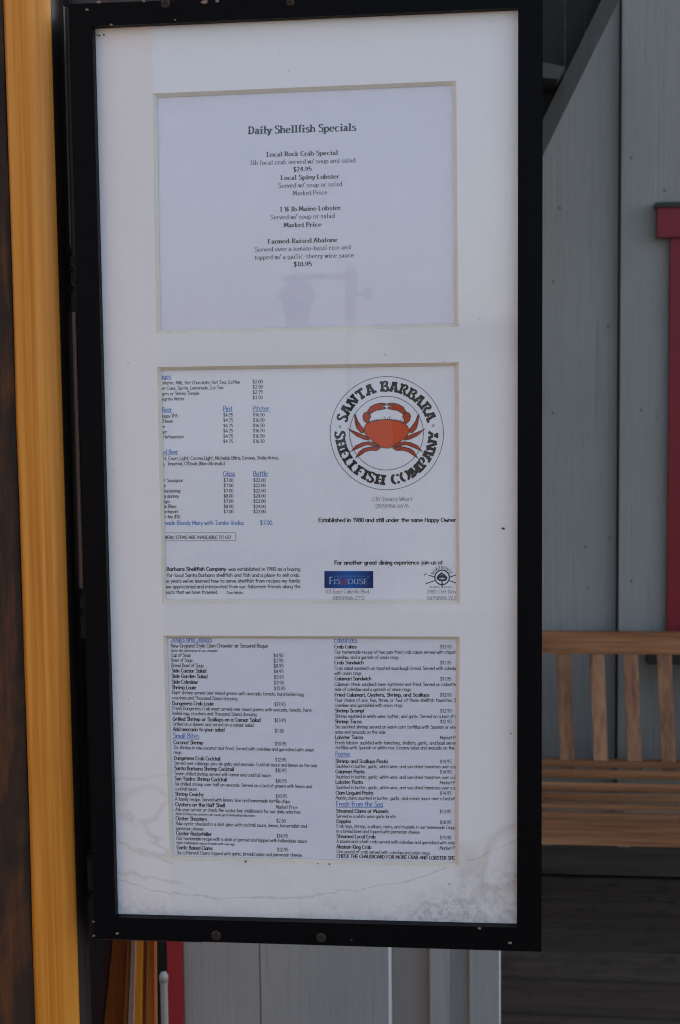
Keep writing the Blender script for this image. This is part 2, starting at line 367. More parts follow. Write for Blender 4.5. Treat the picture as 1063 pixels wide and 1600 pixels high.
# ------------------------------------------------------------------ teak bench
BF, BB = 4.18-1.3925, 4.72-1.3925           # front rail and back, y
def Z(py, Y, px=955): return P(px, py, Y).z
bl = X(700, BF, 1300); brr = bl+1.42
bench = thing('garden_bench', ((bl+brr)/2, (BF+BB)/2, 0), 'slatted teak bench against the pale grey wall right of the menu case', 'bench')
yt = BB+.05
obj('top_rail', box(bl+.03, brr-.03, yt-.016, yt+.016, Z(1022, yt-.016), Z(988.5, yt-.016)), M['teak'], bench, bev=.004)
zt, zl = Z(1021, yt-.012), Z(1192, BB-.02)
proto = None
s_top = [X(p, yt, 1022) for p in (880, 932, 984.5, 1037.5)]; s_bot = [X(p, BB, 1190) for p in (886.5, 939.5, 993.8, 1047.5)]
stp = (s_top[3]-s_top[0])/3; stb = (s_bot[3]-s_bot[0])/3
hw = 11.2*4.72/F
lo = int((s_top[0]-bl-.08)/stp); hi = int((brr-.08-s_top[0])/stp)
for i in range(-lo, hi+1):
    xt, xb_ = s_top[0]+stp*i, s_bot[0]+stp*i
    if proto is None:
        b_ = bmesh.new()
        hexa(b_, [(xb_-hw, BB-.028, zl-.02), (xb_+hw, BB-.028, zl-.02), (xt+hw, yt-.010, zt+.01), (xt-hw, yt-.010, zt+.01),
                  (xb_-hw, BB-.012, zl-.02), (xb_+hw, BB-.012, zl-.02), (xt+hw, yt+.006, zt+.01), (xt-hw, yt+.006, zt+.01)])
        proto = obj('back_slat', b_, M['teak_v'], bench, bev=.003); first = i
    else: copy_of(proto, (stp*(i-first), 0, 0))
obj('lower_back_rail', box(bl+.03, brr-.03, BB-.034, BB+.0, Z(1200, BB-.034), Z(1190, BB-.034)), M['teak'], bench, bev=.003)
# seat slats: dished seat, each slat tilted a little
rows = [(1199.5, 1217, 4.61, .032, 12), (1220.5, 1238, 4.51, .034, 10), (1240, 1253.5, 4.415, .034, 4), (1256, 1266.0, 4.33, .026, -3), (1268, 1281, 4.25, .032, -3)]
for yt_, yb_, D, dep, tilt in rows:
    Yf = D-1.3925; zf = Z(yb_, Yf)                     # lower front edge
    th = .014; a = math.radians(tilt)
    c, s = math.cos(a), math.sin(a)
    pr = [(0, 0), (dep, 0), (dep, th), (0, th)]
    pr = [(Yf + u*c - v*s, zf + u*s + v*c) for u, v in pr]
    b_ = bmesh.new()
    hexa(b_, [(bl+.05, *pr[0]), (brr-.05, *pr[0]), (brr-.05, *pr[3]), (bl+.05, *pr[3]), (bl+.05, *pr[1]), (brr-.05, *pr[1]), (brr-.05, *pr[2]), (bl+.05, *pr[2])])
    obj('seat_slat', b_, M['teak'], bench, bev=.004)
zf0, zf1 = Z(1321.5, BF), Z(1284.5, BF)
obj('front_rail', box(bl+.06, brr-.06, BF, BF+.026, zf0, zf1), M['teak'], bench, bev=.004)
for i, px in enumerate((852, 974, 1130)):
    cx = X(px, BF+.05, 1325)
    obj('seat_support', box(cx-.016, cx+.016, BF+.03, BB-.04, zf0-.013, zf1-.035), M['steel'], bench, bev=.002)
for xa in (bl, brr-.06):
    obj('leg', box(xa, xa+.055, BF-.01, BF+.05, 0.004, .64), M['teak_v'], bench, bev=.004)
    b_ = bmesh.new(); hexa(b_, [(xa, BB-.03, .004), (xa+.055, BB-.03, .004), (xa+.055, yt-.03, zt+.07), (xa, yt-.03, zt+.07), (xa, BB+.03, .004), (xa+.055, BB+.03, .004), (xa+.055, yt+.02, zt+.07), (xa, yt+.02, zt+.07)])
    obj('leg', b_, M['teak_v'], bench, bev=.004)
    obj('armrest', box(xa-.005, xa+.06, BF-.03, BB-.02, .64, .665), M['teak'], bench, bev=.006)

# ------------------------------------------------------------------ left edge: amber post, dark door leaf, flared pedestal
PY = .03
pa, pb = P(5, 0, PY), P(56, 1600, PY); qa, qb = P(88, 0, PY), P(131, 1600, PY)
xe = (pa.x+pb.x)/2; xw = (qa.x+qb.x)/2
post = thing('timber_post', (xe, PY, 0), 'amber varnished timber post with dark weathered face left of the menu case', 'post')
prof = [(xe, PY+.002)]
nseg = 10
for i in range(nseg+1):                                # gently rounded front, falling away at its right edge
    t = i/nseg; xx = xe + (xw-xe)*t
    yy = PY - .004*math.sin(math.pi*t) + .012*max(0, (t-.82)/.18)**2
    prof.append((xx, yy))
prof += [(xw, PY+.026), (xe, PY+.026)]
bm = bmesh.new(); zs = [i*.075 for i in range(43)]
rings = []
for zz in zs:
    rings.append([bm.verts.new((a + (random.uniform(-.0006, .0006) if j == 1 else 0), b, zz)) for j, (a, b) in enumerate(prof)])
n_ = len(prof)
for a, b in zip(rings, rings[1:]):
    for i in range(n_): bm.faces.new((a[i], a[(i+1) % n_], b[(i+1) % n_], b[i]))
bm.faces.new(rings[0][::-1]); bm.faces.new(rings[-1])
pm = obj('varnished_face', bm, [M['varnish'], M['stile']], post)
for p in pm.data.polygons: p.material_index = 1 if p.normal.x > .75 else 0  # right side of the post coloured dark for its shade
for p in pm.data.polygons: p.use_smooth = abs(p.normal.z) < .5 and p.normal.y < -.2
# weathered slab: rough sheet with real relief
bm = bmesh.new(); grid = []
nz, nx = 150, 14
from mathutils import noise as mn
for j in range(nz+1):
    row = []
    for i in range(nx+1):
        zz = 3.15*j/nz; t = i/nx; xx = xe-.30 + .2995*t**.6
        r = mn.fractal(Vector((xx*26, 0, zz*5)), 1, 2, 4)*.006*(1-t**8)
        edge_in = (mn.noise(Vector((3.1, 0, zz*9)))*.0018 if i >= nx-1 else 0)
        row.append(bm.verts.new((xx - max(0, edge_in) + (0 if i < nx else -.0004), PY-.001 + .09*(1-t)**1.5 + r - .004*t*(1-t), zz)))
    grid.append(row)
for j in range(nz):
    for i in range(nx): bm.faces.new((grid[j][i], grid[j][i+1], grid[j+1][i+1], grid[j+1][i]))
back = [[bm.verts.new((xe-.30, PY+.14, 3.15*j/nz)), bm.verts.new((xe-.0006, PY+.14, 3.15*j/nz))] for j in range(nz+1)]
for j in range(nz):
    bm.faces.new((back[j][1], back[j][0], back[j+1][0], back[j+1][1])); bm.faces.new((back[j][0], grid[j][0], grid[j+1][0], back[j+1][0])); bm.faces.new((grid[j][nx], back[j][1], back[j+1][1], grid[j+1][nx]))
obj('weathered_face', bm, M['bark'], post, smooth=True)

DY = .058                                               # door leaf between post and case, a little farther back
door = thing('glazed_door', (P(120, 900, DY).x, DY, 0), 'dark stained door edge with pale painted highlight lines between the amber post and the case', 'door')
dx0, dx1 = xw+.001, P(300, 900, DY).x
obj('stile', box(dx0, dx1, DY+.012, DY+.05, P(120, 1474, DY).z, 2.6), M['stile'], door)
for ya, yb_, xa_, xb_ in ((10, 384, 92, 108), (488, 918, 112, 125)):
    za, zb_ = P(100, ya, DY).z, P(100, yb_, DY).z
    xc = (P(xa_, ya, DY).x + P(xb_, yb_, DY).x)/2
    obj('highlight_bead', box(xc-.0035, xc+.0035, DY-.002, DY+.0115, zb_, za), M['highlight_bead'], door, bev=.003)
    obj('rebate_strip', box(xc+.0045, xc+.012, DY+.002, DY+.0115, zb_-.01, za), M['stile'], door, bev=.002)
za, zb_ = P(130, 1000, DY).z, P(130, 1330, DY).z; xc = P(133, 1150, DY).x
obj('glass_strip', box(xc-.006, xc+.012, DY+.004, DY+.0115, zb_, za), M['darkglass'], door)
for yy in (400, 425, 455, 935, 965, 1340, 1400):
    zc = P(118, yy, DY).z; xc = P(118 if yy < 800 else 136, yy, DY).x
    b_ = hexa(bmesh.new(), [(xc-.012, DY+.004, zc+.004), (xc+.012, DY+.004, zc-.012), (xc+.012, DY+.004, zc-.004), (xc-.012, DY+.004, zc+.012), (xc-.012, DY+.0118, zc+.004), (xc+.012, DY+.0118, zc-.012), (xc+.012, DY+.0118, zc-.004), (xc-.012, DY+.0118, zc+.012)])
    obj('carved_rib', b_, M['stile'], door)

QY = .20                                               # flared varnished pedestal below the case
ped = thing('wooden_pedestal', (P(200, 1600, QY).x, QY+.1, 0), 'red brown varnished pedestal with vertical mouldings below the left corner of the case', 'pedestal')
def flare(pxt, pxb, n0, name, mm, y0, y1):
    a0, a1 = pxt; b0, b1 = pxb
    yT, yB = 1440, 1640
    k = (yB-yT)/200
    def at(px0, px1, py): return P(px0+(px1-px0)*(py-1470)/130, py, y0).x
    zt_, zb2 = P(200, 1400, y0).z, .02
    py_b = 2350
    c = [(at(a0, b0, py_b), zb2), (at(a1, b1, py_b), zb2), (at(a1, b1, 1400), zt_), (at(a0, b0, 1400), zt_)]
    return obj(name, quadslab(c, y0, y1), mm, ped, bev=.002)
flare((157, 172), (129, 150), 0, 'side_board', M['plum'], QY+.012, QY+.016)
flare((172, 196), (150, 184), 0, 'panel', M['varnish_red'], QY+.008, QY+.016)
flare((196.6, 202), (184.6, 192), 0, 'moulding', M['varnish_red'], QY-.002, QY+.016)
flare((203, 210), (193, 203), 0, 'moulding', M['highlight_bead'], QY-.010, QY+.016)  # pale strip stands for a highlight line on the pedestal
flare((211, 221), (204, 216), 0, 'moulding', M['varnish'], QY-.004, QY+.016)
flare((222, 227), (217, 223), 0, 'moulding', M['varnish_red'], QY+.006, QY+.016)
flare((228, 240), (224, 240), 0, 'panel', M['varnish_red'], QY+.001, QY+.016)
# dark slot and the white pipe in it
GY = .75
pp = P(256, 1521, GY)
pipe = thing('standing_pipe', (pp.x, GY, 0), 'short white capped pipe in the dark gap left of the red trim', 'pipe')
obj('pipe_body', lathe([(.0055, 0), (.0055, pp.z-.02), (.006, pp.z-.012)], (pp.x, GY, 0), 14), M['white_pipe'], pipe, smooth=False)
obj('pipe_cap', lathe([(.0068, pp.z-.0118), (.0068, pp.z-.004), (.004, pp.z+.002), (.001, pp.z+.003)], (pp.x, GY, 0), 14), M['white_pipe'], pipe, smooth=True)
dw = thing('shop_front', (-1.2, WING_Y, 0), 'timber shop front behind the amber post, near black for the unlit gap', 'wall')
obj('dark_gap_panel', box(-3.2, X(262, WING_Y-.012)-.002, WING_Y-.01, WING_Y+.3, 0, 4.4), M['void'], dw)  # near black colour carries the darkness of the unlit gap

# ------------------------------------------------------------------ menu case
W_, H_ = .385, .838
ox0, ox1 = P(147.5, 1470, 0).x, P(846.5, 1400, 0).x
oz0, oz1 = P(500, 1477, 0).z, P(300, -1, 0).z
case = thing('menu_case', (W_/2, 0, oz0), 'black framed glazed menu case with three windows of printed menus', 'menu case')
MY, SY = .0105, .0150                                  # mount face, paper plane
inn = [(0, ZB), (W_, ZB), (W_, ZB+H_), (0, ZB+H_)]
tl, tr_, br_, bl_ = P(144.5, 41, 0), P(810, 12, 0), P(808, 1449.5, 0), P(180.7, 1434, 0)
inn = [(bl_.x, bl_.z), (br_.x, br_.z), (tr_.x, tr_.z), (tl.x, tl.z)]
out = [(ox0, oz0), (ox1, oz0), (ox1, oz1), (ox0, oz1)]
gp = .0004
def rail(a, b, c, d, name):                            # outer a-b, inner c-d
    bm = quadslab([a, b, c, d], 0, .055); return obj(name, bm, M['black'], case, bev=.0018)
rail(out[0], out[1], inn[1], inn[0], 'bottom_rail'); rail(out[1], out[2], inn[2], inn[1], 'side_rail')
rail(out[2], out[3], inn[3], inn[2], 'top_rail'); rail(out[3], out[0], inn[0], inn[3], 'side_rail')
ins = .003
obj('back_panel', box(inn[0][0]-.006, inn[1][0]+.006, .030, .052, inn[0][1]-.006, inn[2][1]+.006), M['black'], case)
# mount board with three bevelled openings
wins = [[(244.5, 522), (716.6, 511), (713.2, 126), (238.8, 146)], [(253.5, 943.3), (718.7, 944), (717, 566), (245.6, 573.5)], [(265.4, 1344.5), (716.4, 1355), (718.6, 994.7), (255, 993)]]
wx = [[xz(a, b, MY) for a, b in q] for q in wins]
bm = bmesh.new()
mx0, mx1, mz0, mz1 = inn[0][0]-.004, inn[1][0]+.004, inn[0][1]-.004, inn[2][1]+.004
O = [bm.verts.new((x, MY, z)) for x, z in ((mx0, mz0), (mx1, mz0), (mx1, mz1), (mx0, mz1))]
V = [[bm.verts.new((x, MY, z)) for x, z in q] for q in wx]
def face(*v): bm.faces.new(v)
# top window 0, middle 1, bottom 2; corner order BL BR TR TL
face(O[3], V[0][3], V[0][2], O[2]); face(V[0][0], V[1][3], V[1][2], V[0][1]); face(V[1][0], V[2][3], V[2][2], V[1][1]); face(V[2][0], O[0], O[1], V[2][1])
face(O[0], V[2][0], V[2][3], V[1][0], V[1][3], V[0][0], V[0][3], O[3]); face(O[2], V[0][2], V[0][1], V[1][2], V[1][1], V[2][2], V[2][1], O[1])
bmesh.ops.recalc_face_normals(bm, faces=bm.faces)
if bm.faces[0].normal.y > 0: bmesh.ops.reverse_faces(bm, faces=bm.faces)
mountb = obj('mount_board', bm, M['matboard'], case)
for q in wx:
    cx = sum(p[0] for p in q)/4; cz = sum(p[1] for p in q)/4; d = .0032
    sg = [(1, 1), (-1, 1), (-1, -1), (1, -1)]
    inner = [(p[0]+d*s[0], p[1]+d*s[1]) for p, s in zip(q, sg)]
    bm = bmesh.new()
    A = [bm.verts.new((x, MY, z)) for x, z in q]; B = [bm.verts.new((x, MY+.0038, z)) for x, z in inner]
    for i in range(4): bm.faces.new((A[i], A[(i+1) % 4], B[(i+1) % 4], B[i]))
    obj('bevel', bm, M['bevel'], mountb)
obj('glass_pane', box(inn[0][0]-.003, inn[1][0]+.003, GLASS_Y-.001, GLASS_Y+.001, inn[0][1]-.003, inn[2][1]+.003), M['glass'], case)
def screw(px, py, r):
    p = P(px, py, 0); bm = lathe([(r, -.0004), (r, .0006), (r*.8, .0012)], (p.x, 0, p.z), 18, axis='Y')
    s = obj('screw', bm, M['brass'], case)
    b2 = box(p.x-r*.75, p.x+r*.75, -.0017, -.0013, p.z-r*.13, p.z+r*.13); b2 = box(p.x-r*.13, p.x+r*.13, -.0022, -.0018, p.z-r*.75, p.z+r*.75, b2)
    obj('slot', b2, M['dirt'], s)
for a in ((338, 1461.5, .0048), (502, 1465, .0046), (259, 6, .0042), (454, 4, .0036)): screw(*a)
def fleck(px, py, r, Y, mm, name, par, n=7, sx=1, sz=1):
    p = P(px, py, Y); bm = bmesh.new()
    vs = [bm.verts.new((p.x+r*sx*random.uniform(.5, 1.1)*math.cos(2*math.pi*i/n), Y, p.z+r*sz*random.uniform(.5, 1.1)*math.sin(2*math.pi*i/n))) for i in range(n)]
    bm.faces.new(vs)
    ext = bmesh.ops.extrude_face_region(bm, geom=bm.faces[:]); bmesh.ops.translate(bm, verts=[v for v in ext['geom'] if isinstance(v, bmesh.types.BMVert)], vec=(0, -.0006, 0))
    bmesh.ops.recalc_face_normals(bm, faces=bm.faces)
    return obj(name, bm, mm, par)
for a in ((136, 15, .0016), (155, 3, .0022), (174, 38.5, .0014), (183.5, 1458, .0018), (797.5, 1473, .0017), (750, 1450, .0019), (146, 1440, .0012), (147.5, 1462, .0016), (225, 2, .0016), (320, 3, .003), (340, 1.5, .0025), (274, 31, .0012)):
    fleck(*a, -.0002, M['chip'] if a[0] > 150 or a[1] > 100 else M['chip'], 'paint_chip', case, sx=1.2, sz=.8)
for a in ((786.5, 826, .0018), (384, 1346, .0016), (497, 1349, .001), (515, 1350, .0012), (169, 627.5, .0006), (201, 1094, .0006), (178, 735, .0005), (695, 565, .0005), (602, 554, .0008), (749, 499, .0005), (451, 111, .0005), (437, 83, .0005)):
    fleck(*a, MY-.0002, M['dirt'], 'grime_speck', case, sx=1.1 if a[0] > 700 else .7, sz=.8 if a[0] > 700 else 1)
for i in range(9):
    fleck(random.uniform(150, 164), random.uniform(48, 56), random.uniform(.0004, .0010), GLASS_Y-.0012, M['dirt'], 'grime_speck', case, 6)

# ------------------------------------------------------------------ lettering: a hand made stroke alphabet, drawn as thin ribbons of ink
G = {}
def g(ch, adv, *st): G[ch] = (adv, st)
g('a', 60, 'A 27 31 22 31 0 360', 'L 49 62 49 18 56 1'); g('b', 60, 'L 8 100 8 0', 'A 31 30 23 30 0 360'); g('c', 54, 'A 31 31 25 31 50 310')
g('d', 61, 'A 29 30 23 30 0 360', 'L 52 100 52 0'); g('e', 59, 'L 7 33 54 36', 'A 30 32 24 31 8 318'); g('f', 50, 'S 50 90 38 99 27 90 25 70 25 0', 'L 6 60 44 60')
g('g', 59, 'A 28 32 22 30 0 360', 'S 50 62 50 0 47 -20 30 -28 10 -20'); g('h', 60, 'L 9 100 9 0', 'S 9 38 22 58 36 62 48 52 50 30 50 0'); g('i', 25, 'L 12 62 12 0', 'D 12 86')
g('j', 36, 'S 24 62 24 0 22 -20 8 -27', 'D 24 86'); g('k', 54, 'L 9 100 9 0', 'L 46 60 10 28 50 0'); g('l', 24, 'L 12 100 12 0')
g('m', 83, 'L 9 62 9 0', 'S 9 38 20 58 30 62 39 52 41 30 41 0', 'S 41 38 52 58 62 62 71 52 73 30 73 0'); g('n', 60, 'L 9 62 9 0', 'S 9 38 22 58 36 62 48 52 50 30 50 0')
g('o', 60, 'A 30 31 24 31 0 360'); g('p', 60, 'L 9 62 9 -28', 'A 32 31 23 31 0 360'); g('q', 60, 'A 29 31 23 31 0 360', 'L 52 62 52 -28'); g('r', 48, 'L 10 62 10 0', 'S 10 36 20 56 32 62 44 56')
g('s', 51, 'S 45 54 34 62 16 60 9 48 24 36 40 28 46 16 36 2 18 0 6 9'); g('t', 48, 'L 24 90 24 0', 'L 4 62 44 62'); g('u', 59, 'S 9 62 9 20 16 3 30 0 44 8 50 30', 'L 50 62 50 0')
g('v', 52, 'L 4 62 26 0 48 62'); g('w', 73, 'L 4 62 20 0 36 50 52 0 68 62'); g('x', 54, 'L 6 62 48 0', 'L 46 62 6 0'); g('y', 53, 'L 4 62 27 6', 'L 50 62 14 -28'); g('z', 54, 'L 6 62 46 62 6 0 50 0')
g('A', 68, 'L 4 0 34 100 64 0', 'L 16 36 54 36'); g('B', 64, 'L 10 0 10 100', 'S 10 100 40 98 50 80 40 60 10 53', 'S 10 53 46 50 58 28 44 4 10 0'); g('C', 68, 'A 40 50 34 50 52 308')
g('D', 72, 'L 10 0 10 100', 'S 10 100 44 92 64 52 46 10 10 0'); g('E', 62, 'L 54 100 10 100 10 0 56 0', 'L 10 52 48 52'); g('F', 60, 'L 54 100 10 100 10 0', 'L 10 52 46 52')
g('G', 76, 'A 40 50 34 50 48 350', 'L 74 44 46 44'); g('H', 70, 'L 10 100 10 0', 'L 60 100 60 0', 'L 10 52 60 52'); g('I', 52, 'L 26 100 26 0', 'L 6 100 46 100', 'L 6 0 46 0')
g('J', 58, 'S 44 100 44 26 36 4 20 0 6 14'); g('K', 62, 'L 10 100 10 0', 'L 54 100 12 46 60 0'); g('L', 56, 'L 10 100 10 0 52 0'); g('M', 86, 'L 6 0 16 100 42 20 68 100 80 0')
g('N', 72, 'L 10 0 10 100 62 0 62 100'); g('O', 84, 'A 42 50 36 50 0 360'); g('P', 58, 'L 10 0 10 100', 'S 10 100 42 98 54 76 42 52 10 48'); g('Q', 86, 'A 42 50 36 50 0 360', 'L 52 24 78 -10')
g('R', 64, 'L 10 0 10 100', 'S 10 100 42 98 54 76 42 54 10 50', 'L 28 50 60 0'); g('S', 62, 'S 54 86 40 99 18 97 10 78 26 60 46 48 56 28 46 6 24 -1 6 12'); g('T', 66, 'L 4 100 62 100', 'L 33 100 33 0')
g('U', 70, 'S 10 100 10 30 20 4 36 0 54 8 60 40 60 100'); g('V', 64, 'L 4 100 32 0 60 100'); g('W', 94, 'L 4 100 24 0 46 80 68 0 88 100'); g('X', 66, 'L 6 100 60 0', 'L 58 100 6 0')
g('Y', 60, 'L 4 100 30 52 56 100', 'L 30 52 30 0'); g('Z', 64, 'L 8 100 56 100 8 0 60 0')
g('0', 62, 'A 31 50 25 50 0 360'); g('1', 46, 'L 12 84 28 100 28 0'); g('2', 62, 'S 8 80 20 98 40 98 52 78 42 52 8 0', 'L 8 0 56 0'); g('3', 62, 'S 10 90 28 100 46 90 48 70 24 54', 'S 24 54 50 46 54 24 36 2 8 8')
g('4', 64, 'L 44 0 44 100 6 34 60 34'); g('5', 62, 'L 52 100 16 100 12 58', 'S 12 56 34 64 54 50 54 22 34 0 8 6'); g('6', 62, 'S 46 98 20 76 9 36 20 4 38 0 54 20 48 46 30 54 11 36'); g('7', 60, 'L 6 100 56 100 24 0')
g('8', 62, 'A 31 76 20 24 0 360', 'A 31 27 25 27 0 360'); g('9', 62, 'A 30 70 22 29 0 360', 'S 52 72 46 30 22 0')
g('$', 66, 'S 54 84 40 95 18 93 10 76 26 58 46 46 56 28 46 8 24 3 6 14', 'L 32 112 32 -12'); g('.', 26, 'D 12 5'); g(',', 28, 'L 15 8 8 -16'); g("'", 22, 'L 12 100 10 74'); g('-', 42, 'L 6 34 36 34')
g('(', 36, 'S 30 108 14 78 10 44 16 4 32 -24'); g(')', 36, 'S 6 108 22 78 26 44 20 4 4 -24'); g('/', 50, 'L 46 104 4 -4'); g(':', 26, 'D 12 6', 'D 12 52'); g(' ', 34)
g('é', 59, 'L 7 33 54 36', 'A 30 32 24 31 8 318', 'L 24 76 40 96'); g('½', 84, 'L 6 88 18 100 18 54', 'L 70 104 20 -4', 'S 50 38 60 46 72 42 72 28 50 0', 'L 50 0 78 0')
GS = dict(G)                                            # the serif face differs in a few letters
def gs(ch, adv, *st): GS[ch] = (adv, st)
gs('a', 54, 'S 10 50 22 62 36 58 40 44 40 10 48 2 56 6', 'S 40 38 22 34 8 22 10 6 22 0 40 12'); gs('l', 36, 'L 18 100 18 0'); gs('i', 36, 'L 18 62 18 0', 'D 18 88'); gs('r', 42, 'L 12 62 12 0', 'S 12 40 20 56 32 62 40 54'); gs('I', 36, 'L 18 100 18 0')
gs('t', 36, 'S 18 84 18 14 24 0 36 8', 'L 4 60 34 60'); gs('f', 38, 'S 42 92 32 100 20 92 18 70 18 0', 'L 4 60 34 60'); gs('1', 50, 'L 14 88 28 100 28 0'); gs(' ', 30); gs('y', 54, 'L 4 62 28 4', 'L 50 62 32 8 22 -18 8 -26')
gs('A', 74, 'L 6 0 37 100', 'L 37 100 68 0', 'L 20 36 55 36')
GS = {c: (a+(3 if c == ' ' else 8), st) for c, (a, st) in GS.items()}
GM = dict(G)                                            # bold stencil capitals for the emblem
def gm(ch, adv, *st): GM[ch] = (adv, st)
gm('A', 88, 'L 10 0 38 96', 'L 46 100 74 0', 'L 30 30 50 30'); gm('N', 92, 'L 14 0 14 92', 'L 18 98 72 4', 'L 80 10 80 100'); gm('M', 108, 'L 14 0 14 92', 'L 22 96 52 10', 'L 58 14 84 94', 'L 92 100 92 0')
gm('B', 80, 'L 18 0 18 100', 'S 36 97 58 94 66 78 56 60 36 55', 'S 36 50 62 48 72 28 58 6 36 3'); gm('R', 82, 'L 18 0 18 100', 'S 36 97 58 94 66 77 56 58 36 53', 'L 46 48 72 0'); gm('P', 76, 'L 18 0 18 100', 'S 36 97 58 94 66 75 56 52 36 47')
gm('H', 88, 'L 18 0 18 100', 'L 70 0 70 100', 'L 34 50 54 50'); gm('E', 72, 'L 18 0 18 100', 'L 34 95 64 95', 'L 34 51 54 51', 'L 34 5 66 5'); gm('F', 74, 'L 18 0 18 100', 'L 34 95 66 95', 'L 34 51 54 51')
gm('L', 68, 'L 18 0 18 100', 'L 34 5 64 5'); gm('I', 38, 'L 19 0 19 100'); gm('T', 94, 'L 47 0 47 100', 'L 31 94 4 94', 'L 63 94 90 94', 'L 16 86 6 78', 'L 78 86 88 78'); gm('Y', 80, 'L 40 0 40 44', 'L 36 52 12 100', 'L 46 54 68 100')
gm('C', 84, 'A 46 50 32 46 100 265', 'A 50 50 26 46 35 70', 'A 50 50 26 46 285 325'); gm('O', 92, 'A 40 50 30 46 100 260', 'A 52 50 30 46 -80 80'); gm('S', 72, 'S 58 82 46 97 24 96 12 78 24 60 44 48 58 28 46 5 24 2 10 18'); gm(' ', 44)

def stroke_pts(s):
    t = s.split(); k = t[0]; v = [float(q) for q in t[1:]]
    if k == 'A':
        cx, cy, rx, ry, a0, a1 = v; n = max(6, int(abs(a1-a0)/26))
        return k, [(cx+rx*math.cos(math.radians(a0+(a1-a0)*i/n)), cy+ry*math.sin(math.radians(a0+(a1-a0)*i/n))) for i in range(n+1)]
    p = list(zip(v[0::2], v[1::2]))
    if k == 'S' and len(p) > 2:
        out_ = []
        for i in range(len(p)-1):
            a, b, c, d = p[max(0, i-1)], p[i], p[i+1], p[min(len(p)-1, i+2)]
            for j in range(3):
                u = j/3
                out_.append(tuple(.5*(2*b[q]+(c[q]-a[q])*u+(2*a[q]-5*b[q]+4*c[q]-d[q])*u*u+(-a[q]+3*b[q]-3*c[q]+d[q])*u**3) for q in (0, 1)))
        out_.append(p[-1]); return k, out_
    return k, p
SP = {}
class Ink:
    """collects ribbons on the paper plane, as vertices (u, v, layer)"""
    def __init__(self): self.v = []; self.f = []; self.k = 0
    def ribbon(self, pts, hw_of, closed=False):
        self.k += 1; ly = (self.k % 9)
        n = len(pts)
        if n < 2: return
        base_ = len(self.v)
        for i, p in enumerate(pts):
            if closed: a, b = pts[(i-1) % n], pts[(i+1) % n]
            else: a, b = pts[max(0, i-1)], pts[min(n-1, i+1)]
            dx, dy = b[0]-a[0], b[1]-a[1]; l = math.hypot(dx, dy) or 1
            nx_, ny_ = -dy/l, dx/l; h = hw_of(nx_, ny_)
            self.v.append((p[0]+nx_*h, p[1]+ny_*h, ly)); self.v.append((p[0]-nx_*h, p[1]-ny_*h, ly))
        for i in range(n if closed else n-1):
            j = (i+1) % n
            self.f.append((base_+2*i+1, base_+2*j+1, base_+2*j, base_+2*i))
    def poly(self, pts, ly=None):
        self.k += 1; ly = (self.k % 9) if ly is None else ly
        b = len(self.v); self.v += [(x, y, ly) for x, y in pts]; self.f.append(tuple(range(b, b+len(pts))))
def glyph(ink, ch, tf, style):
    """style: (table, thick, thin, serif)"""
    tab, thick, thin, serif = style
    adv, st = tab.get(ch, tab[' '])
    for s in st:
        if s not in SP: SP[s] = stroke_pts(s)
        k, pts = SP[s]
        hw_ = lambda nx_, ny_: .5*(thin+(thick-thin)*abs(nx_)**1.3)
        if k == 'D':
            r = thick*.62; x, y = pts[0]; y = max(y, r)
            ink.poly([tf(x+r*math.cos(2*math.pi*i/7), y+r*math.sin(2*math.pi*i/7)) for i in range(7)][::1]); continue
        segs = [pts] if k != 'L' else [pts[i:i+2] for i in range(len(pts)-1)]
        for sg in segs:
            sg = list(sg)
            closed = k == 'A' and math.hypot(sg[0][0]-sg[-1][0], sg[0][1]-sg[-1][1]) < .5
            if closed: sg = sg[:-1]
            if k == 'L' and not serif:                 # slight overrun so that corners close
                (xa, ya), (xb, yb2) = sg; l = math.hypot(xb-xa, yb2-ya) or 1; e = thin*.42; dx, dy = (xb-xa)/l*e, (yb2-ya)/l*e
                sg = [(xa-dx, ya-dy), (xb+dx, yb2+dy)]
            n0 = len(ink.v); ink.ribbon(sg, hw_, closed)
            ink.v[n0:] = [(*tf(x, y), q) for x, y, q in ink.v[n0:]]
            if serif and k == 'L' and abs(sg[0][0]-sg[1][0]) < .45*abs(sg[0][1]-sg[1][1]):
                for x, y in sg:
                    if 5 < y < 50: continue
                    w_ = thick*.88; h_ = thin*.8
                    left_only = y > 55 and ch in 'bdhklpnmru'
                    y_ = y-h_ if y > 50 else y+h_ if y >= 0 else y+h_
                    q = [(x-w_, y_-h_), (x+(thick*.4 if left_only else w_), y_-h_), (x+(thick*.4 if left_only else w_), y_+h_), (x-w_, y_+h_)]
                    ink.poly([tf(*p) for p in q])
    return adv
def build_ink(name, ink, to_world, material, parent, base_lift=.00012):
    og = ORG[parent]; vs = []
    for x, y, ly in ink.v:
        p = to_world(x, y); vs.append((p.x-og.x, p.y-base_lift-ly*.000012-og.y, p.z-og.z))
    me = bpy.data.meshes.new(name); me.from_pydata(vs, [], ink.f); me.materials.append(material); me.update()
    o = bpy.data.objects.new(name, me); COL.objects.link(o); o.parent = parent; ORG[o] = og; return o
COMIC, COMICB = (G, 13.5, 12.5, False), (G, 19, 17, False)
NOTE = (G, 15, 13, False)
HEAD = (G, 13, 9, False)
ROMAN, ROMANB = (GS, 14, 7, True), (GS, 20.5, 8, True)
